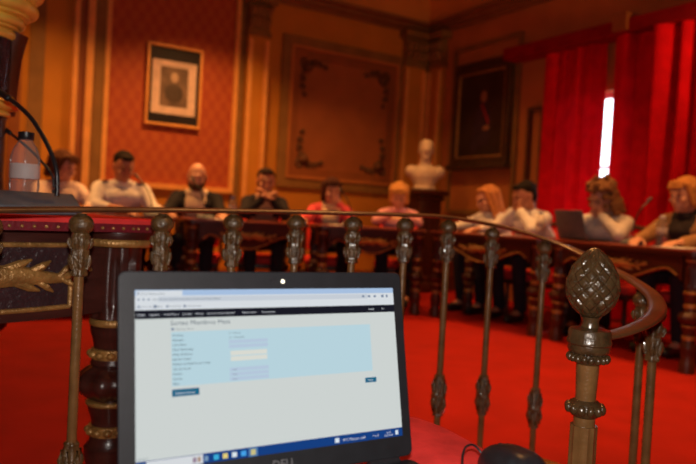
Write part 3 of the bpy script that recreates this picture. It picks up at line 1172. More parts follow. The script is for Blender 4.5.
# laptop
LH = V((-.2205, .6922, .4885)); LY = .529; LT = .2205; LW, LHt = .372, .2415
lap = thing('laptop', (LH.x, LH.y, ZS), LY, 'black laptop open on the red velvet bench, showing a web form', 'laptop')
LZ = .49 - ZS
lidM = Matrix.Translation((0, 0, LZ)) @ Matrix.Rotation(-LT, 4, 'X') @ Matrix.Rotation(PI / 2, 4, 'X')   # local XY plane: x right, y up the lid, +z to the user


def rrect(x0, y0, x1, y1, r, n=5):
    pts = []
    for cx, cy, a0_ in ((x1 - r, y0 + r, -PI / 2), (x1 - r, y1 - r, 0), (x0 + r, y1 - r, PI / 2), (x0 + r, y0 + r, PI)):
        for q in range(n + 1):
            a = a0_ + PI / 2 * q / n
            pts.append((cx + r * math.cos(a), cy + r * math.sin(a)))
    return pts


def lid_prism(polys, z0, z1, name, m, parent, bev=0):
    mb = MB()
    for p in polys:
        mb.prism(p, z0, z1)
    me = mb.mesh(name, False)
    me.transform(lidM)
    o = bpy.data.objects.new(name, me); COL.objects.link(o); me.materials.append(m); o.parent = parent
    if bev:
        b_ = o.modifiers.new('b', 'BEVEL'); b_.width = bev; b_.segments = 2; b_.limit_method = 'ANGLE'
    return o


lid = lid_prism([rrect(0, .002, LW, LHt, .009)], -.008, 0, 'lid', M['laptop'], lap, .0015)
DW, DH = .340, .192
DX, DY = .0175, LHt - .0212 - DH
dsp = lid_prism([rrect(DX, DY, DX + DW, DY + DH, .0005, 1)], -.001, .0006, 'display', emit('screen_page', (204, 210, 208), 1.0), lap)


def on_d(s0, t0, s1, t1, z, name, m):
    """a rectangle on the display; s from left, t from top, both 0..1"""
    return lid_prism([[(DX + s0 * DW, DY + (1 - t1) * DH), (DX + s1 * DW, DY + (1 - t1) * DH), (DX + s1 * DW, DY + (1 - t0) * DH), (DX + s0 * DW, DY + (1 - t0) * DH)]], .0006, z, name, m, dsp)


def on_d_multi(rects, z, name, m):
    return lid_prism([[(DX + s0 * DW, DY + (1 - t1) * DH), (DX + s1 * DW, DY + (1 - t1) * DH), (DX + s1 * DW, DY + (1 - t0) * DH), (DX + s0 * DW, DY + (1 - t0) * DH)] for s0, t0, s1, t1 in rects], .0006, z, name, m, dsp)


def on_t(items, z, name, m):
    its = [(st, DX + s * DW, DY + (1 - t) * DH, h) + tuple(r) for st, s, t, h, *r in items]
    return text_mesh(its, name, m, dsp, lidM @ Matrix.Translation((0, 0, z)))


on_d(0, 0, 1, .034, .0007, 'tab_strip', emit('screen_tabs', (165, 190, 222)))
on_d_multi([(.004, .004, .155, .034), (0, .034, 1, .074), (0, .074, 1, .116)], .0008, 'browser_toolbar', emit('screen_bar', (214, 219, 224)))
on_d(.075, .040, .88, .070, .0009, 'address_field', emit('screen_addr', (196, 203, 212)))
on_d(0, .116, 1, .166, .0008, 'navigation_bar', emit('screen_nav', (26, 26, 36)))
on_d(.116, .245, .883, .555, .0008, 'form_panel', emit('screen_form', (182, 210, 220)))
rows = [.262 + .0275 * i for i in range(11)]
sel = emit('screen_sel', (180, 198, 218))
for i in (2, 3, 8, 9, 10):
    on_d(.313, rows[i] - .011, .456, rows[i] + .010, .0010, 'select_field', sel)
for i in (4.5, 5.7):
    r = rows[0] + .0275 * i
    on_d(.318, r - .014, .452, r + .013, .0010, 'input_field', emit('screen_inp', (216, 217, 208)))
on_d(.116, .572, .206, .612, .0010, 'form_button', emit('screen_btn', (20, 96, 130)))
on_d(.848, .598, .897, .630, .0010, 'form_button', emit('screen_btn', (20, 96, 130)))
on_d(0, .945, 1, 1, .0008, 'taskbar', emit('screen_task', (22, 62, 128)))
on_d(.032, .948, .214, .999, .0010, 'search_box', emit('screen_search', (212, 216, 220)))
st = emit('screen_start', (150, 190, 230))
for a, b in ((.010, .960), (.0185, .960), (.010, .976), (.0185, .976)):
    on_d(a, b, a + .0075, b + .013, .0011, 'start_icon', st)
for nm, a, b, col in (('task_view_icon', .219, .231, (120, 150, 180)), ('web_browser_icon', .250, .267, (60, 170, 215)), ('folder_icon', .281, .298, (225, 205, 120)), ('store_icon', .313, .330, (215, 225, 230)),
                      ('mail_icon', .345, .363, (70, 160, 230)), ('search_picture', .180, .192, (150, 130, 150)), ('search_picture', .196, .206, (170, 140, 120)), ('weather_icon', .705, .722, (215, 225, 235)), ('notification_icon', .968, .980, (215, 225, 235))):
    on_d(a, .960, b, .988, .0011, nm, emit('icon_%d_%d_%d' % col, col))
on_d(.372, .948, .405, .999, .0010, 'active_window_tile', emit('ic5', (80, 120, 165)))
on_d(.380, .958, .397, .990, .0012, 'web_browser_icon', emit('ic6', (200, 190, 130)))
ti = emit('ic10', (120, 135, 158))
for a, b, c, d in ((.008, .050, .014, .060), (.024, .050, .030, .060), (.040, .050, .046, .060), (.008, .090, .015, .102), (.060, .088, .069, .104), (.100, .090, .107, .102), (.158, .089, .166, .103), (.855, .048, .865, .062), (.882, .048, .892, .062), (.908, .048, .918, .062), (.943, .046, .954, .064), (.965, .046, .973, .064), (.008, .012, .013, .026), (.116, .222, .125, .236)):
    on_d(a, b, c, d, .0012, 'toolbar_icon', ti)
tgrey = emit('screen_text_grey', (100, 112, 124))
tdark = emit('screen_text_dark', (14, 44, 70))
twhite = emit('screen_text_white', (225, 228, 234))
on_t([('Sorteo Miembros Mesa', .113, .207, .0074)], .0012, 'page_title', tgrey)
for it in (('Elecciones - Sorteo', .130, .234, .0026), ('Sorteo Miembros Mesa', .018, .027, .0028), ('https://sorteo-miembros-mesa/elecciones/sorteoMiembrosMesa/', .055, .060, .0030),
           ('Correo electrónico', .018, .101, .0026), ('Inicio', .072, .101, .0026), ('Portal Oficial', .110, .101, .0026), ('Consultas web', .170, .101, .0026), ('01 - Provincia', .313, rows[0] + .007, .0026), ('001 - MUNICIPIO', .313, rows[1] + .007, .0026),
           ('Todas', .322, rows[8] + .006, .0024), ('Todas', .322, rows[9] + .006, .0024), ('Todas', .322, rows[10] + .006, .0024), ('Buscar', .045, .984, .0032), ('aaa-sorteo', .005, .935, .0026)):
    on_t([it], .0013, 'small_lettering', tgrey)
lab = ['Provincia', 'Municipio', 'Fecha Mesa', 'Mesas Electorales', 'Mesas de Sorteo', 'Distrito Censal', 'Número de Suplentes por cargo', 'Tipo de Sorteo', 'Distrito', 'Sección', 'Mesa']
on_t([(l, .119, rows[i] + .009, .0033) for i, l in enumerate(lab)], .0012, 'field_names', tdark)
for it in (('Inicio', .007, .149, .0038), ('Legenda v', .045, .148, .0029), ('Sorteo Mesa v', .092, .148, .0029), ('Consultas', .153, .148, .0029), ('Historia', .197, .148, .0029), ('Listados y Informe de Resultado', .238, .148, .0026), ('Mantenimiento v', .365, .148, .0027), ('Documentación', .437, .148, .0027), ('Usuario', .880, .148, .0029), ('O  I', .94, .148, .003),
      ('Realizar Sorteo', .126, .600, .0036), ('Volver', .858, .620, .0030), ('18°C Mayorm. nubl.', .735, .984, .0042), ('^ o d', .865, .984, .0042), ('10:15', .925, .972, .0030), ('13/05/2023', .915, .990, .0030)):
    on_t([it], .0013, 'white_lettering', twhite)
# webcam light, maker's lettering
mb = MB(); mb.lathe([(.0022, -.0004), (.0024, .0004), (.0012, .0009)], n=14)
o = mb.build('webcam_light', emit('webcam_led', (255, 244, 215), 3.0), lid); o.data.transform(lidM @ Matrix.Translation((.1955, LHt - .012, .0004)))
mb = MB(); mb.lathe([(.0035, -.0004), (.0035, .0005)], n=16)
o = mb.build('webcam_lens', M['black_plastic'], lid); o.data.transform(lidM @ Matrix.Translation((.182, LHt - .010, .0002)))
text_mesh([('DELL', LW / 2 + .002, .011, .0135, 'CENTER')], 'brand_lettering', mat('grey_lettering', (.16, .16, .17), .4, .5), lid, lidM @ Matrix.Translation((0, 0, .0005)))
mb = MB(); mb.box((.003, .0, .012), (.003, .0, .012))
# base with keyboard and touchpad
mb = MB(); mb.prism(rrect(0, -.245, LW, .004, .010), 0, .0185)
base = mb.build('base', M['laptop'], lap); b_ = base.modifiers.new('b', 'BEVEL'); b_.width = .002; b_.segments = 2; b_.limit_method = 'ANGLE'
mb = MB()
for r in range(6):
    n = 15
    y = -.03 - r * .0185
    for c in range(n):
        if r == 5 and 4 <= c <= 8:
            if c == 4:
                mb.box((LW / 2 - .01, y, .0196), (.095, .0155, .0022), bevel=.0008)
            continue
        mb.box((.030 + c * .0213, y, .0196), (.0185, .0155 if r else .010, .0022), bevel=.0008)
mb.build('keyboard', M['black_plastic'], base)
mb = MB(); mb.prism(rrect(LW / 2 - .06, -.235, LW / 2 + .045, -.165, .003), .0184, .0189); mb.build('touchpad', M['grey_plastic'], base)
for x in (.045, LW - .045):
    mb = MB()
    mb.tube([(x - .022, .001, LZ - .002), (x + .022, .001, LZ - .002)], .0055, 12)
    mb.build('hinge', M['black_plastic'], base)

# mouse
mp_ = at(513, 470, .875); mp_.z = ZS
ms = thing('computer_mouse', mp_, .35, 'black computer mouse with thin cable at the edge of the red bench', 'mouse')
mb = MB()


def mouse(u, v):
    a = u * 2 * PI
    t = v * PI / 2
    x = .036 * math.copysign(abs(math.cos(a)) ** .75, math.cos(a)) * math.cos(t) ** .55 * (1 - .12 * math.cos(a * 2))
    y = .056 * math.copysign(abs(math.sin(a)) ** .85, math.sin(a)) * math.cos(t) ** .55
    return V((x, y, .003 + .040 * math.sin(t) * (1 - .15 * (y / .056)) if v < .999 else .043))


mb.grid(mouse, 48, 16, True)
mb.build('shell', M['black_plastic'], ms)
mb = MB(); mb.prism(rrect(-.030, -.048, .030, .048, .02), 0, .006); mb.build('foot', M['black_plastic'], ms)
mb = MB(); mb.lathe([(.008, -.003), (.0095, -.001), (.0095, .001), (.008, .003)], (0, 0, 0), 20, Matrix.Rotation(PI / 2, 3, 'Y')); o = mb.build('scroll_wheel', M['black_plastic'], ms); o.location = (0, .030, .029)
mb = MB()
mb.tube(catmull([V((-.01, .054, .012)), V((-.022, .062, .026)), V((-.040, .055, .026)), V((-.055, .035, .014)), V((-.062, .010, .003)), V((-.072, -.05, .003)), V((-.11, -.10, .003))], 8), .0016, 8)
mb.build('cable', M['black_plastic'], ms)

# ------------------------------------------------------------------ people
def rotpy(pitch, yaw, roll=0.):
    return Matrix.Rotation(yaw, 3, 'Z') @ Matrix.Rotation(roll, 3, 'Y') @ Matrix.Rotation(pitch, 3, 'X')


def hand(mb, w, d, nrm, side, curl=.5, k=1.0):
    """w wrist, d pointing direction, nrm palm-facing direction; side +1 puts the thumb on d x nrm"""
    d = d.normalized()
    nrm = (nrm - d * nrm.dot(d)).normalized()
    lat = d.cross(nrm) * side
    c = w + d * .045 * k
    R = Matrix((lat, d, nrm)).transposed()
    mb.ell(c, (.040 * k, .050 * k, .016 * k), R, 2)
    for i, (off, L) in enumerate(((.030, .072), (.011, .080), (-.010, .075), (-.028, .058))):
        p = w + d * (.080 - .006 * abs(i - 1.3)) * k + lat * off * k
        ang = .18 + .05 * i
        cur = curl * .55
        for j, fr in enumerate((.45, .32, .25)):
            dd = d * math.cos(ang) + nrm * math.sin(ang)
            q = p + dd * L * fr * k
            mb.cap(p, q, (.0096 - .0010 * j) * k, (.0090 - .0010 * j) * k, 8)
            p = q
            ang += cur
    t0 = w + d * .022 * k + lat * .030 * k
    t1 = t0 + (d * .55 + lat * .6 + nrm * .45).normalized() * .038 * k
    t2 = t1 + (d * .85 + lat * .15 + nrm * .45).normalized() * .030 * k
    mb.cap(t0, t1, .0125 * k, .011 * k, 8); mb.cap(t1, t2, .0105 * k, .008 * k, 8)


def ik(s, t, l1, l2, pole):
    d = t - s
    L = min(d.length, (l1 + l2) * .985)
    dn = d.normalized()
    t = s + dn * L
    a = (l1 * l1 - l2 * l2 + L * L) / (2 * L)
    h = math.sqrt(max(l1 * l1 - a * a, 0))
    pv = pole - dn * pole.dot(dn)
    pv.normalize()
    return s + dn * a + pv * h, t


def person(px, py, d, faceyaw, label, top, hairc, style, hands, pitch=.3, turn=0., lean=.24, skin='skin', shirt=None, beard=None, trousers=(.02, .018, .025), headroll=0., k=1.0, extra=None, sleeve=1.0):
    """(px,py): head centre in the photograph, d its distance. Local frame: facing -Y."""
    Hw = at(px, py, d)
    back = V((-math.sin(faceyaw), math.cos(faceyaw), 0))     # local +Y
    hip_w = Hw + back * lean
    hip_w.z = 0
    root = thing('person', hip_w, faceyaw, label, 'person', None)
    Rz_ = Matrix.Rotation(-faceyaw, 3, 'Z')
    Hc = Rz_ @ (Hw - hip_w)
    hx, hy, hz = Hc
    nb = V((hx * .9, hy + .060, hz - .142))                # neck base
    hip = V((0, 0, .53))
    sk = M[skin]
    Rh = rotpy(pitch, turn, headroll)
    fw = V((0, -1, 0))
    sp = nb - hip
    mid = hip + sp * .5 + V((0, .05, 0))
    shw = .148 * k
    SL, SR = nb + V((shw, .015, -.042)), nb + V((-shw, .015, -.042))
    mbB, mbT = MB(), MB()
    hh = lambda v: Hc + Rh @ V(v)
    # head and face
    mbB.ell(hh((0, .01, .015)), (.075, .094, .100), Rh, 3)
    mbB.ell(hh((0, -.028, -.050)), (.056, .060, .062), Rh, 3)
    mbB.ell(hh((0, -.070, -.088)), (.026, .022, .020), Rh)
    mbB.tube([hh((0, -.086, .022)), hh((0, -.100, -.005)), hh((0, -.108, -.024)), hh((0, -.092, -.034))], [.010, .012, .016, .012], 8)
    mbB.ell(hh((0, -.082, .030)), (.048, .014, .012), Rh)
    mbB.ell(hh((0, -.086, -.058)), (.024, .010, .007), Rh); mbB.ell(hh((0, -.084, -.068)), (.020, .010, .007), Rh)
    for s in (-1, 1):
        mbB.ell(hh((s * .076, .012, -.005)), (.010, .020, .030), Rh)
        mbB.ell(hh((s * .040, -.066, -.022)), (.024, .020, .018), Rh)
    mbB.cap(nb + V((0, .01, -.03)), hh((0, .02, -.06)), .056 * k, .052 * k)
    # torso under the clothes
    mbB.ell(hip, (.15 * k, .11, .10), None, 2); mbB.ell(mid, (.13 * k, .095, .16), None, 2); mbB.ell(nb + V((0, .02, -.12)), (.14 * k, .09, .13), None, 2)
    for q in range(9):
        t = q / 8
        c = hip.lerp(mid, t * 2) if t < .5 else mid.lerp(nb + V((0, .02, -.10)), t * 2 - 1)
        rx = (.17 - .02 * math.sin(PI * t)) * k
        mbT.ell(c, (rx, .125 * k, .09), None, 3)
    mbT.cap(nb + V((0, .015, -.03)), nb + V((0, 0, .01)), .074 * k, .062 * k)
    mbT.cap(SL, SR, .062 * k, .062 * k, 16)
    mbT.cap(nb + V((.05, .01, -.012)), SL, .055, .062); mbT.cap(nb + V((-.05, .01, -.012)), SR, .055, .062)
    # arms
    for sh, s, (mode, tx, ty, tz) in ((SL, 1, hands[0]), (SR, -1, hands[1])):
        if mode == 'table':      # forearm resting on the desk
            el = V((sh.x + s * .05, sh.y - .16, .765))
            wr = V((hx + tx, el.y - .17 + ty, .745 + tz))
            dv = wr - el
            wr = el + dv.normalized() * min(dv.length, .255)
        else:                    # elbow on the desk, hand raised
            wr = Hc + Rh @ V((tx, ty, tz))
            el = V((sh.x + s * .03, min(sh.y - .15, wr.y - .03), .765))
            dv = wr - el
            if dv.length > .27:
                el = wr - dv.normalized() * .27
        mbB.cap(sh, el, .043 * k, .036 * k); mbB.cap(el, wr, .035 * k, .025 * k)
        mbT.cap(sh, el, .060 * k, .050 * k)
        we = el.lerp(wr, .90 * sleeve)
        mbT.cap(el, we, .048 * k, .036 * k)
        dirv = (wr - el).normalized()
        if mode == 'table':
            hd = (dirv + V((-s * .1, -.25, -.1))); hd.z = min(max(hd.z, -.12), .1)
            hand(mbB, wr, hd, V((0, 0, -1)), -s, .45)
        elif mode == 'face':
            hd = (dirv + V((0, 0, .4)))
            hand(mbB, wr, hd, (Hc + V((0, .02, -.02)) - wr), s, .6)
        else:      # fist clasped before the mouth
            hand(mbB, wr, dirv + V((-s * .3, 0, .3)), V((-s, .4, 0)), s, 1.7)
    # legs
    mbL = MB()
    for s in (-1, 1):
        a, kn, an = hip + V((s * .09, 0, -.01)), V((s * .12, -.40, .515)), V((s * .11, -.34, .09))
        mbB.cap(a, kn, .07, .05); mbB.cap(kn, an, .048, .034); mbB.cap(an, an + V((0, -.13, -.055)), .032, .026)
        mbL.cap(a, kn, .088, .066); mbL.cap(kn, an + V((0, 0, .02)), .064, .052)
        mbS = MB(); mbS.cap(an + V((0, .02, -.045)), an + V((0, -.15, -.052)), .040, .034)
        remeshed(mbS, 'shoe', mat('black_leather', (.012, .010, .010), .4), root, .010, 2)
    mbL.ell(hip, (.165 * k, .13, .10), None, 3)
    remeshed(mbB, 'body', sk, root, .0075, 2)
    tm = mat('cloth_' + '_'.join('%d' % (c * 1000) for c in top), top, .85, 0, .12, 25, .2, 60, .2)
    topo = remeshed(mbT, 'top', tm, root, .011, 4)
    tr = mat('cloth_' + '_'.join('%d' % (c * 1000) for c in trousers), trousers, .85, 0, .12, 25, .1, 60, .2)
    remeshed(mbL, 'trousers', tr, root, .014, 3)
    if shirt:
        bm = bmesh.new()
        bm.from_mesh(topo.data)
        bm.normal_update()
        ax = (nb - hip).normalized()
        keep = []
        for f in bm.faces:
            c = f.calc_center_median()
            t = (c - hip).dot(ax) / (nb - hip).length
            ctr = hip + (nb - hip) * t
            d = c - ctr
            if .25 < t < 1.12 and f.normal.y < -.15 and abs(c.x - ctr.x) < (.045 + .035 * t) * k and d.length < .19 * k and abs(f.normal.x) < .75:
                keep.append(f)
        ks = set(keep)
        bmesh.ops.delete(bm, geom=[f for f in bm.faces if f not in ks], context='FACES')
        for v in bm.verts:
            v.co += v.normal * .005
        ex = bmesh.ops.extrude_face_region(bm, geom=bm.faces[:])
        for v in [e for e in ex['geom'] if isinstance(e, bmesh.types.BMVert)]:
            v.co -= v.normal * .008
        bmesh.ops.recalc_face_normals(bm, faces=bm.faces[:])
        me = bpy.data.meshes.new('shirt_front')
        bm.to_mesh(me); bm.free()
        for p_ in me.polygons:
            p_.use_smooth = True
        o_ = bpy.data.objects.new('shirt_front', me); COL.objects.link(o_); o_.parent = root
        me.materials.append(mat('cloth_' + '_'.join('%d' % (c * 1000) for c in shirt), shirt, .85, 0, .08, 25, .1, 60, .2))
    cm = mat('cloth_' + '_'.join('%d' % (c * 1000) for c in (shirt or top)), shirt or top, .85, 0, .12, 25, .2, 60, .2)
    mb = MB()
    cax = (hh((0, .02, -.06)) - nb).normalized()
    for a0_ in (0,):
        pts = []
        e1 = cax.cross(V((0, 1, 0))).normalized(); e2 = cax.cross(e1)
        for q in range(25):
            a = 2 * PI * q / 24
            pts.append(nb + cax * .020 + e1 * math.cos(a) * .066 * k + e2 * math.sin(a) * .070 * k)
        mb.tube(pts, .014, 8, flat=(.6, 1.3), up=cax)
    mb.build('collar', cm, root)
    # hair
    hm = mat('hair_' + '_'.join('%d' % (c * 1000) for c in hairc), hairc, .8, 0, .35, 45, .5, 120, .15, stretch=(3, 3, .6))
    if style != 'bald':
        mb = MB()
        mb.ell(hh((0, .034, .044)), (.081, .090, .081), Rh, 3)
        mb.ell(hh((0, .055, -.005)), (.074, .062, .085), Rh, 3)
        mb.ell(hh((0, -.042, .092)), (.055, .036, .022), Rh, 3)
        if style == 'short':
            rn = random.Random(int(px))
            for q in range(46):
                a, b_ = rn.uniform(0, 2 * PI), rn.uniform(.15, 1.35)
                mb.ell(hh((.074 * math.cos(a) * math.cos(b_), .034 + .080 * math.sin(a) * math.cos(b_), .044 + .068 * math.sin(b_))), (.015, .018, .012), Rh, 1)
        if style in ('bob', 'long'):
            low = -.08 if style == 'bob' else -.20
            for s in (-1, 1):
                mb.cap(hh((s * .066, .018, .05)), hh((s * .074, .02, low)), .028, .022)
                mb.cap(hh((s * .058, -.035, .075)), hh((s * .074, -.015, low + .02)), .020, .015)
                mb.cap(hh((s * .05, .07, .04)), hh((s * .055, .075, low - .01)), .048, .036)
            mb.cap(hh((0, .08, .04)), hh((0, .088, low)), .05, .042)
        if style == 'bob':
            for q in range(5):
                mb.cap(hh((-.045 + .0225 * q, -.06, .095)), hh((-.05 + .025 * q, -.086, .058)), .012, .008)
        if style == 'curly':
            rnd = random.Random(3)
            for q in range(120):
                a = rnd.uniform(0, 2 * PI); zz_ = rnd.uniform(-.16, .12)
                r = .102 if zz_ > -.02 else .105
                x, y = math.sin(a) * r, math.cos(a) * r
                if y < -.045 and abs(x) < .062 and zz_ < .055:
                    continue
                f = math.sqrt(max(.12, 1 - max(0, zz_ / .15) ** 2))
                mb.ell(hh((x * f, y * f + .02, zz_ + .02)), rnd.uniform(.016, .030), None, 1)
            mb.ell(hh((0, .04, -.05)), (.085, .07, .11), Rh, 2)
        remeshed(mb, 'hair', hm, root, .008, 2 if style != 'curly' else 1)
    if beard:
        mb = MB()
        mb.ell(hh((0, -.040, -.068)), (.060, .058, .050), Rh, 3)
        for s in (-1, 1):
            mb.cap(hh((s * .062, -.012, -.015)), hh((s * .050, -.045, -.065)), .014, .02)
        mb.tube([hh((-.03, -.092, -.058)), hh((0, -.104, -.046)), hh((.03, -.092, -.058))], .008, 8)
        remeshed(mb, 'beard', mat('beard_hair', beard, .7, 0, .3, 60, .4, 200), root, .007, 1)
    for s in (-1, 1):
        mb = MB()
        mb.ell(hh((s * .030, -.080, .006)), (.010, .008, .005), Rh)
        mb.build('eye', M['eye'], root)
        if style != 'bald':
            mb = MB()
            mb.tube([hh((s * .014, -.092, .028)), hh((s * .032, -.088, .033)), hh((s * .050, -.076, .028))], [.003, .004, .002], 6)
            mb.build('eyebrow', hm, root)
        if extra == 'epaulettes':
            mb = MB()
            mb.box(nb + V((s * .135, -.02, .022)), (.05, .04, .012), Matrix.Rotation(s * .25, 3, 'Y'), .004)
            mb.build('epaulette', mat('dark_navy_cloth', (.02, .02, .03), .8), root)
    return root


yw = [d_[2] for d_ in DESK]       # facing of each desk: local -Y looks at the room centre
WHITE = (.78, .74, .70)
T_ = 'table'
person(64, 166, 5.28, yw[0] + .25, 'brown haired woman in a pale top, partly behind the microphone and bottle', (.74, .58, .52), (.10, .035, .015), 'bob', ((T_, .10, 0, 0), (T_, -.16, 0, 0)), .35, .5, .22)
person(124, 167, 5.42, yw[0], 'dark haired man in a white uniform shirt looking down at the desk', WHITE, (.018, .010, .007), 'short', ((T_, .30, 0, 0), (T_, -.02, -.05, 0)), .42, .15, .22, 'skin2', k=1.12, extra='epaulettes', sleeve=.55)
person(197, 177, 5.72, yw[1] - .25, 'bald bearded man in a black jacket and pale open shirt', (.016, .014, .018), (.03, .02, .012), 'bald', ((T_, .24, .02, 0), (T_, -.24, .02, 0)), .25, 0, .20, shirt=(.75, .58, .42), beard=(.05, .018, .008), k=1.08)
person(266, 182, 5.95, yw[1] - .2, 'dark haired man in a dark suit with hands clasped before his mouth', (.018, .015, .02), (.025, .012, .008), 'short', (('fist', .02, -.115, -.115), ('fist', -.02, -.12, -.13)), .15, .05, .22, 'skin2', shirt=(.4, .22, .15))
person(332, 191, 6.18, yw[2] - .1, 'dark haired woman in a bright pink jacket resting one hand on her cheek', (.80, .10, .12), (.06, .018, .010), 'bob', (('face', .06, -.07, -.10), (T_, -.27, 0, 0)), .22, .1, .2, shirt=(.85, .66, .42))
person(399, 196, 6.30, yw[2] - .3, 'woman with short blonde hair and pink top looking down at the desk', (.80, .38, .42), (.60, .28, .08), 'bob', ((T_, .06, -.0, .06), (T_, -.06, -.0, .06)), .5, .0, .2, k=.95)
person(487, 199, 6.10, yw[3] - .05, 'woman with long strawberry blonde hair in a white top, beside a dark haired man', WHITE, (.55, .22, .07), 'long', ((T_, .15, 0, 0), (T_, -.15, 0, 0)), .35, -.3, .2, k=.92)
person(524, 196, 5.68, yw[3] - .1, 'dark haired man in a white shirt with face leaning on both hands', WHITE, (.014, .009, .007), 'short', (('face', .05, -.10, -.09), ('face', -.045, -.105, -.085)), .4, -.35, .24, 'skin2', k=1.08)
person(602, 198, 5.05, yw[4] + .25, 'woman with curly light brown hair resting her face on her hands, white sleeves', (.66, .60, .56), (.24, .11, .045), 'curly', (('face', .04, -.105, -.09), ('face', -.04, -.11, -.10)), .5, -.25, .26, k=1.05)
person(684, 195, 4.55, yw[4] + .1, 'woman with straight blonde hair in a tan jacket, before the pleated curtain', (.36, .19, .08), (.58, .25, .07), 'bob', ((T_, .15, 0, 0), (T_, -.15, 0, 0)), .25, -.15, .2, shirt=(.04, .03, .03))


# council chairs behind the desks
def chair_proto():
    r = thing('council_chair', (0, 0, 0), 0, 'x', 'chair', 'red council chairs')
    mb = MB(); mb.box((0, 0, .41), (.50, .48, .08), bevel=.025); mb.build('seat', M['velvet'], r)
    mb = MB(); mb.box((0, .25, .70), (.46, .06, .38), Matrix.Rotation(-.1, 3, 'X'), .02); mb.build('backrest', M['velvet'], r)
    mb = MB()
    for s in (-1, 1):
        mb.tube([(s * .25, .27, .36), (s * .25, .285, .6), (s * .25, .31, .93)], .02, 8)
    mb.tube([(-.26, .30, .92), (0, .30, .955), (.26, .30, .92)], .022, 8)
    mb.box((0, 0, .35), (.5, .5, .05), bevel=.01)
    mb.build('frame', M['mahogany_far'], r)
    for sx in (-1, 1):
        for sy in (-1, 1):
            mb = MB(); mb.lathe([(.014, 0), (.02, .05), (.016, .08), (.022, .2), (.018, .26), (.024, .33)], (sx * .22, sy * .21, 0), 12); mb.build('leg', M['mahogany_far'], r)
    return r


chl = ['red seated chair under the woman behind the near microphone', 'red seated chair under the man in the white uniform shirt',
       'red seated chair under the bald bearded man', 'red seated chair under the dark suited man with clasped hands', 'red seated chair under the woman in the pink jacket',
       'red seated chair under the short haired blonde woman', 'red seated chair under the woman with long strawberry blonde hair', 'red seated chair under the man leaning on both hands',
       'red seated chair under the curly haired woman', 'red seated chair under the blonde woman in the tan jacket']
for _i, _p in enumerate([o for o in COL.objects if o.name.split('.')[0] == 'person']):
    _d = DESK[_i // 2]
    _u = V((math.cos(_d[2]), math.sin(_d[2]), 0)); _b = V((-_u.y, _u.x, 0))
    print('PERSON', _i, 'hip behind desk front', round((_p.location - _d[1]).dot(_b), 3), 'along', round((_p.location - _d[1]).dot(_u), 3))
people = [o for o in COL.objects if o.name.split('.')[0] == 'person']
c0 = chair_proto()
for i, p in enumerate(people):
    if i == 0:
        r = c0
    else:
        r = c0.copy(); COL.objects.link(r)
        for ch in c0.children:
            c = ch.copy(); COL.objects.link(c); c.parent = r
    r['label'] = chl[i]
    r.rotation_euler = p.rotation_euler
    r.scale = (.82, .92, .87)
    b = V((-math.sin(p.rotation_euler.z), math.cos(p.rotation_euler.z), 0))
    r.location = p.location + b * .03

# ------------------------------------------------------------------ small things on the far desks
GB = 'water bottles on the council desks'
bottle(on_desk(1, 232, .28), .19, 'small water bottle on the desk beside the bald bearded man', GB, mat('blue_cap', (.1, .15, .4), .4), False)
bottle(on_desk(3, 541, .22), .20, 'water bottle on the desk next to the man leaning on both hands', GB, mat('blue_cap', (.1, .15, .4), .4), False)
bottle(on_desk(4, 663, .30), .20, 'water bottle on the desk in front of the curtains, by the tan jacket woman', GB, mat('white_cap', (.7, .7, .7), .4), False)


def paper(i, px, q, rz, label, w=.21, h=.297):
    mb = MB(); mb.box((0, 0, .0015), (w, h, .003)); mb.box((.01, .006, .0042), (w, h, .002), Matrix.Rotation(.08, 3, 'Z'))
    o = mb.build('paper_sheets', M['white_paper'], None, False)
    o.location = on_desk(i, px, q); o.rotation_euler = (0, 0, DESK[i][2] + rz)
    tag(o, label, 'papers', 'papers on the council desks')


paper(4, 682, .20, .1, 'white paper sheets on the desk before the blonde woman in tan')
paper(3, 500, .20, -.1, 'white paper sheets on the desk before the woman with long strawberry blonde hair')
paper(1, 215, .22, .1, 'white paper sheets on the desk before the bald bearded man')
paper(2, 345, .2, .1, 'white paper sheets on the desk before the pink jacket woman')
GM = 'gooseneck microphones on the council desks'
for i, px, q, dx, label in ((0, 152, .12, -.10, 'gooseneck microphone on the desk beside the man in white uniform shirt'), (1, 205, .12, -.08, 'gooseneck microphone on the desk before the bald bearded man'),
                            (2, 352, .12, -.08, 'gooseneck microphone on the desk before the pink jacket woman'), (4, 634, .24, .03, 'gooseneck microphone on the desk between the two women by the curtains')):
    p = on_desk(i, px, q)
    rz = DESK[i][2]
    u = V((math.cos(rz), math.sin(rz), 0)); b = V((-u.y, u.x, 0))
    gooseneck(p, rz, (.13, .09, .035), [p + V((0, 0, .03)), p + V((0, 0, .12)) + u * dx * .1, p + V((0, 0, .22)) + b * .03 + u * dx * .5, p + V((0, 0, .29)) + b * .09 + u * dx], .005, label, .009, GM)
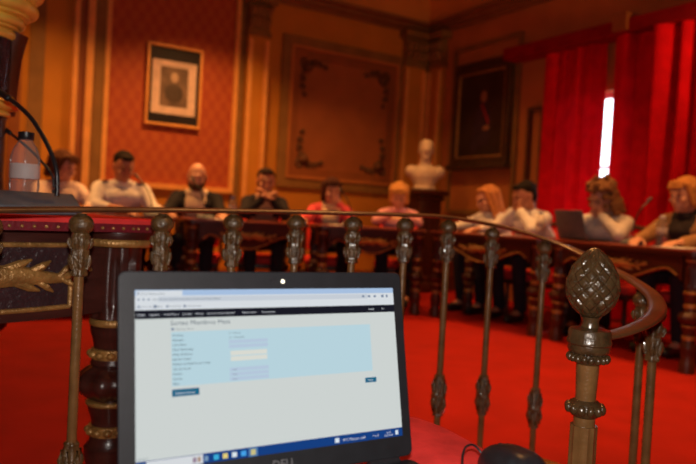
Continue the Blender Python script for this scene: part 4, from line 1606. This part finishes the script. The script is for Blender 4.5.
# tablet-like open laptop, back to the room, beside the leaning man
lp = on_desk(4, 574, .16)
t = thing('notebook_computer', lp, DESK[4][2] - .15, 'dark notebook computer seen from behind, on the desk left of the curly haired woman', 'laptop')
mb = MB(); mb.box((0, .10, .009), (.30, .20, .016), bevel=.004); mb.build('base', M['black_plastic'], t)
mb = MB(); mb.box((0, -.03, .115), (.30, .010, .20), Matrix.Rotation(.25, 3, 'X'), .003); mb.build('lid', M['grey_plastic'], t)

# ------------------------------------------------------------------ light
def area(name, loc, size, energy, col, rot=(0, 0, 0), spread=PI):
    l = bpy.data.lights.new(name, 'AREA')
    l.shape = 'DISK'; l.size = size; l.energy = energy; l.color = col; l.spread = spread
    o = bpy.data.objects.new(name, l); COL.objects.link(o); o.location = loc; o.rotation_euler = rot
    return o


WARM = (1, .45, .13)
R = math.radians
area('ceiling_lamp', bw(-4.6, 1.15, 3.0), .4, 25, WARM, spread=R(125))
area('ceiling_lamp', bw(-3.0, 1.1, 3.0), .4, 36, WARM, spread=R(125))
area('ceiling_lamp', bw(-1.3, 1.3, 3.0), .3, 11, WARM, spread=R(110))
area('ceiling_lamp', bw(-1.5, 3.0, 3.3), .4, 16, WARM, spread=R(85))
area('ceiling_lamp', bw(-3.2, 4.6, 3.3), .5, 22, WARM, spread=R(85))
area('ceiling_lamp', bw(-1.6, 5.0, 3.3), .5, 22, WARM, spread=R(85))
area('curtain_rake_light', rw(4.5, .45, 2.3), .15, 9, WARM, (math.radians(90), 0, RZ2 + math.radians(90)))  # added unseen lamp, grazes the curtains from the right to bring out the folds
# the camera's own flash
fl = bpy.data.lights.new('camera_flash', 'AREA'); fl.shape = 'RECTANGLE'; fl.size = .06; fl.size_y = .035; fl.energy = 17.0; fl.color = (1, .93, .86)
fo = bpy.data.objects.new('camera_flash', fl); COL.objects.link(fo)
fo.matrix_world = Matrix.Translation(V((0, 0, CAMZ)) + CM @ V((.01, .12, .02))) @ CM.to_4x4()
# daylight outside the window
w = bpy.data.worlds.new('daylight'); S.world = w; w.use_nodes = True
w.node_tree.nodes['Background'].inputs['Color'].default_value = (.80, .88, 1, 1)
w.node_tree.nodes['Background'].inputs['Strength'].default_value = 5.0
